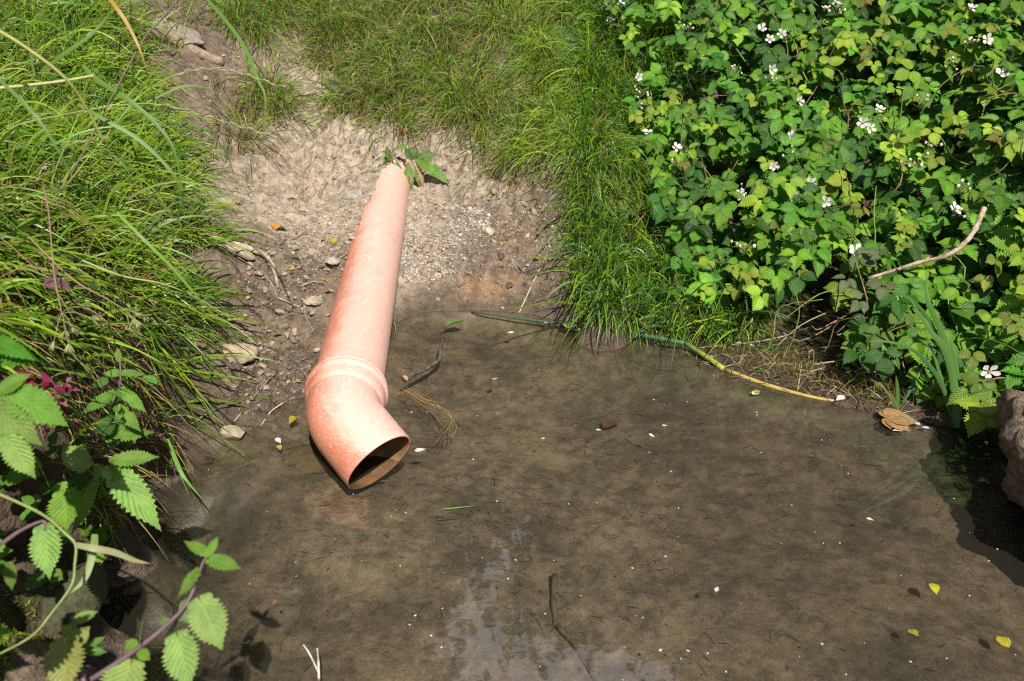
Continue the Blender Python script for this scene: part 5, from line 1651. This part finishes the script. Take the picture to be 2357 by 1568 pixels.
while kk < 100:
    a, b = r3.uniform(420, 2357), r3.uniform(760, 1568)
    p = Pz(a, b, .002)
    if Z1(p[0], p[1]) > -.01 or (690 < a < 945 and b < 1120): continue
    s = r3.uniform(.0010, .0024) * (1 if r3.random() < .9 else 1.6)
    if fl0 is None:
        m = MB()
        v, f = rock_mesh(91, 1, .3, .35)
        m.add(v, f, (.75, .73, .68))
        fl0 = o = m.build('petal_fleck', M['petal'])
    else:
        o = fl0.copy()
        C.objects.link(o)
    o.location = Vector(p)
    o.scale = (s * r3.uniform(.7, 1.6), s, s)
    o.rotation_euler = (0, 0, r3.uniform(0, 6))
    tag(o, 'tiny white fleck floating on the pond', 'fleck', 'tiny white flecks floating on the pond')
    kk += 1
# single green grass blade afloat
t = thing('floating_blade', 'single thin green grass blade floating below the pipe mouth', 'grass blade', Pz(1060, 1168, .002))
c = [Pz(1018, 1172, .002), Pz(1060, 1168, .003), Pz(1092, 1164, .002)]
m = MB()
add_tube(m, curve(c, 8), np.linspace(.0014, .0005, 8), 5, (.14, .26, .04))
m.build('blade', M['stem'], t)
# wet litter along the right shore: stuff
m = MB()
LIT = [(1480, 800), (1600, 815), (1720, 850), (1800, 830), (1900, 870), (2050, 900), (2200, 950), (2230, 985), (2090, 980), (1950, 945), (1800, 905), (1690, 868), (1580, 830)]
p = scatter(60000, (.2, 1.4, 1.4, 2.4), [LIT])[:520]
p[:, 2] = np.maximum(p[:, 2], 0) + .004
N = len(p)
blades(m, p, rdir(N, (.1, 0, .12), .8), U(.015, .07, N), U(.001, .0035, N), U(-.02, .1, N), pick(N, [BROWN, (.12, .075, .045), STRAW, (.2, .07, .04), (.3, .24, .16)], [3, 3, 2, 1, 2]), 3)
o = m.build('shore_litter', M['blade'])
tag(o, 'wet litter of dead stems and leaf scraps along the right shore', 'litter', kind='stuff')
# drowned stems and scraps on the pond bed
m = MB()
x, y = rng.uniform(-.7, 1.2, 1500), rng.uniform(.7, 2.2, 1500)
z = Z(x, y)
k = z < -.015
p = np.stack([x, y, z + .004], 1)[k]
N = len(p)
blades(m, p, rdir(N, (.5, -.2, .02), .6) * np.array([1, 1, .15]), U(.008, .045, N), U(.0007, .0026, N), U(-.01, .01, N), pick(N, [(.03, .026, .02), (.06, .045, .03), (.09, .07, .045), (.16, .11, .06)], [4, 4, 2, 1]), 2)
o = m.build('bed_litter', M['wood'])
tag(o, 'dark drowned stems and flecks lying on the pond bed', 'litter', kind='stuff')
# moss on the near left bank
MS = [[(0, 1370), (90, 1330), (150, 1330), (200, 1360), (190, 1420), (150, 1440), (100, 1500), (0, 1568), (-150, 1568), (-100, 1380)], [(190, 1130), (250, 1110), (290, 1180), (250, 1280), (200, 1290), (180, 1200)]]
m = MB()
p = scatter(260000, (-1.0, -.5, .55, 1.5), MS, clump=.5, cs=14)[:42000]
N = len(p)
blades(m, p, rdir(N, (.1, -.2, 1), .6), U(.004, .011, N), U(.0016, .0034, N), U(0, .4, N), pick(N, [(.16, .23, .02), (.25, .31, .04), (.07, .11, .014)], [3, 2, 2]), 2)
o = m.build('moss', M['moss'])
tag(o, 'yellow green moss cushion on the near left bank', 'moss', kind='stuff')
# dark stone course the moss grows on
stone('bank_stone', 'dark mossy stone forming the corner of the near left bank', 'stone', 175, 1400, .055, 40, (.07, .07, .035), None, 5, .3, 'clod', (.9, 1.3, 1))

# ------------------------------------------------------------------ trees beyond the bank (seen mirrored in the pond)
def tree(label, x, y, h, crown, seed, limb=False):
    r = np.random.default_rng(seed)
    z0 = Z1(max(-6, min(6, x)), min(10, y))
    t = thing('tree', label, 'tree', (x, y, z0), 'trees behind the bank')
    m = MB()
    top = np.array([x + r.normal(0, .3), y + r.normal(0, .3), z0 + h])
    tr = curve([np.array([x, y, z0 - .1]), np.array([x + .1, y, z0 + h * .35]), (np.array([x, y, z0]) + top * 2) / 3, top], 16)
    add_tube(m, tr, np.linspace(.16, .03, 16), 10, (.12, .10, .08))
    tips = []
    for k in range(20):
        i = int(r.integers(3, 15))
        d = nrm(r.normal(0, 1, 3) * np.array([1, 1, .35]) + [0, 0, .35]) * crown * r.uniform(.6, 1.0)
        e = tr[i] + d
        add_tube(m, curve([tr[i], tr[i] + d * .5 + [0, 0, .12], e], 8), np.linspace(.04, .008, 8), 6, (.12, .10, .08))
        tips += [e, tr[i] + d * .7, tr[i] + d * .45]
    if limb:   # a long thin limb stretching out over the bank
        for (a, b) in ((5, (-3.1, -.4, 3.4)), (4, (-3.3, -.6, 4.6))):
            q = tr[a]
            L_ = curve([q, q + np.array(b) * [.45, .4, .75], q + np.array(b)], 14)
            add_tube(m, L_, np.linspace(.05, .010, 14), 7, (.10, .08, .06))
            for k in range(9):
                i = 5 + k
                d = nrm(r.normal(0, 1, 3) + [-.5, -.2, .2]) * r.uniform(.4, 1.0)
                add_tube(m, curve([L_[i], L_[i] + d * .6 + [0, 0, -.05], L_[i] + d], 7), np.linspace(.014, .004, 7), 5, (.10, .08, .06))
    m.build('trunk', M['wood'], t)
    m = MB()
    tips = np.array(tips)
    n = 15000
    c = tips[r.integers(0, len(tips), n)] + r.normal(0, .28, (n, 3))
    R = frames(nrm(r.normal(0, 1, (n, 3)) + [0, 0, .6]), nrm(r.normal(0, 1, (n, 3))))
    m.many(leaf_T(5, 3, .4, .45, .5, 0, 0), R * r.uniform(.11, .19, n)[:, None, None], c, pick(n, [(.05, .11, .02), (.08, .15, .03), (.035, .08, .015)], [3, 2, 2]))
    m.build('crown', M['tree'], t)
tree('tall leafy tree standing behind the left end of the bank', -1.9, 7.4, 9.4, 1.8, 1)
tree('leafy tree standing behind the bramble thicket', 3.25, 7.0, 8.8, 1.9, 2, True)
tree('smaller leafy tree behind the middle of the bank', .3, 8.8, 4.2, 1.5, 3)
tree('dense tree standing far right behind the thicket', 6.0, 6.5, 8.5, 2.3, 4)
tree('dense tree standing far left behind the grass', -6.0, 6.0, 8.0, 2.2, 5)
tree('low bushy tree just right of the middle of the bank', 1.5, 8.4, 4.2, 1.5, 6)

tree('slim leafy tree between the middle trees and the thicket tree', 3.4, 9.2, 6.2, 1.6, 7)
tree('rounded leafy tree between the middle and the left tree', -1.5, 9.0, 6.4, 1.6, 8)
tree('tall dark tree at the back on the right', 4.2, 8.6, 8.2, 2.2, 9)
tree('tall dark tree at the back on the left', -4.4, 8.6, 8.2, 2.2, 10)

# unseen nettle bed, added beside the viewer to shade the lower left corner
t = thing('shade_nettles', 'tall nettle bed added just outside the picture to shade the near left bank', 'nettle', (-.95, .55, Z1(-.95, .55)))
m = MB()
n = 800
q = np.stack([rng.uniform(-1.5, -.42, n), rng.uniform(.05, 1.0, n), np.zeros(n)], 1)
q[:, 2] = Z(q[:, 0], q[:, 1]) + rng.uniform(.05, .55, n)
u, v_, f_ = proj(q)
q = q[(u < -70) | (v_ > 1700) | (f_ < .2)]
n = len(q)
R_ = frames(nrm(rng.normal(0, .5, (n, 3)) + [0, -.3, .8]), nrm(rng.normal(0, 1, (n, 3)) - [0, 0, .4]))
m.many(T_NET, R_ * rng.uniform(.05, .085, n)[:, None, None], q, pick(n, [NG, (.10, .22, .03)], [2, 2]))
m.build('foliage', M['nettle'], t)
m = MB()
for k in range(26):
    a, b = rng.uniform(-1.4, -.75), rng.uniform(.1, .75)
    z = Z1(a, b)
    add_tube(m, curve([np.array([a, b, z]), np.array([a + .02, b, z + .25]), np.array([a + .03, b + .02, z + .5])], 8), np.linspace(.004, .002, 8), 6, PURP)
m.build('stem', M['stem'], t)
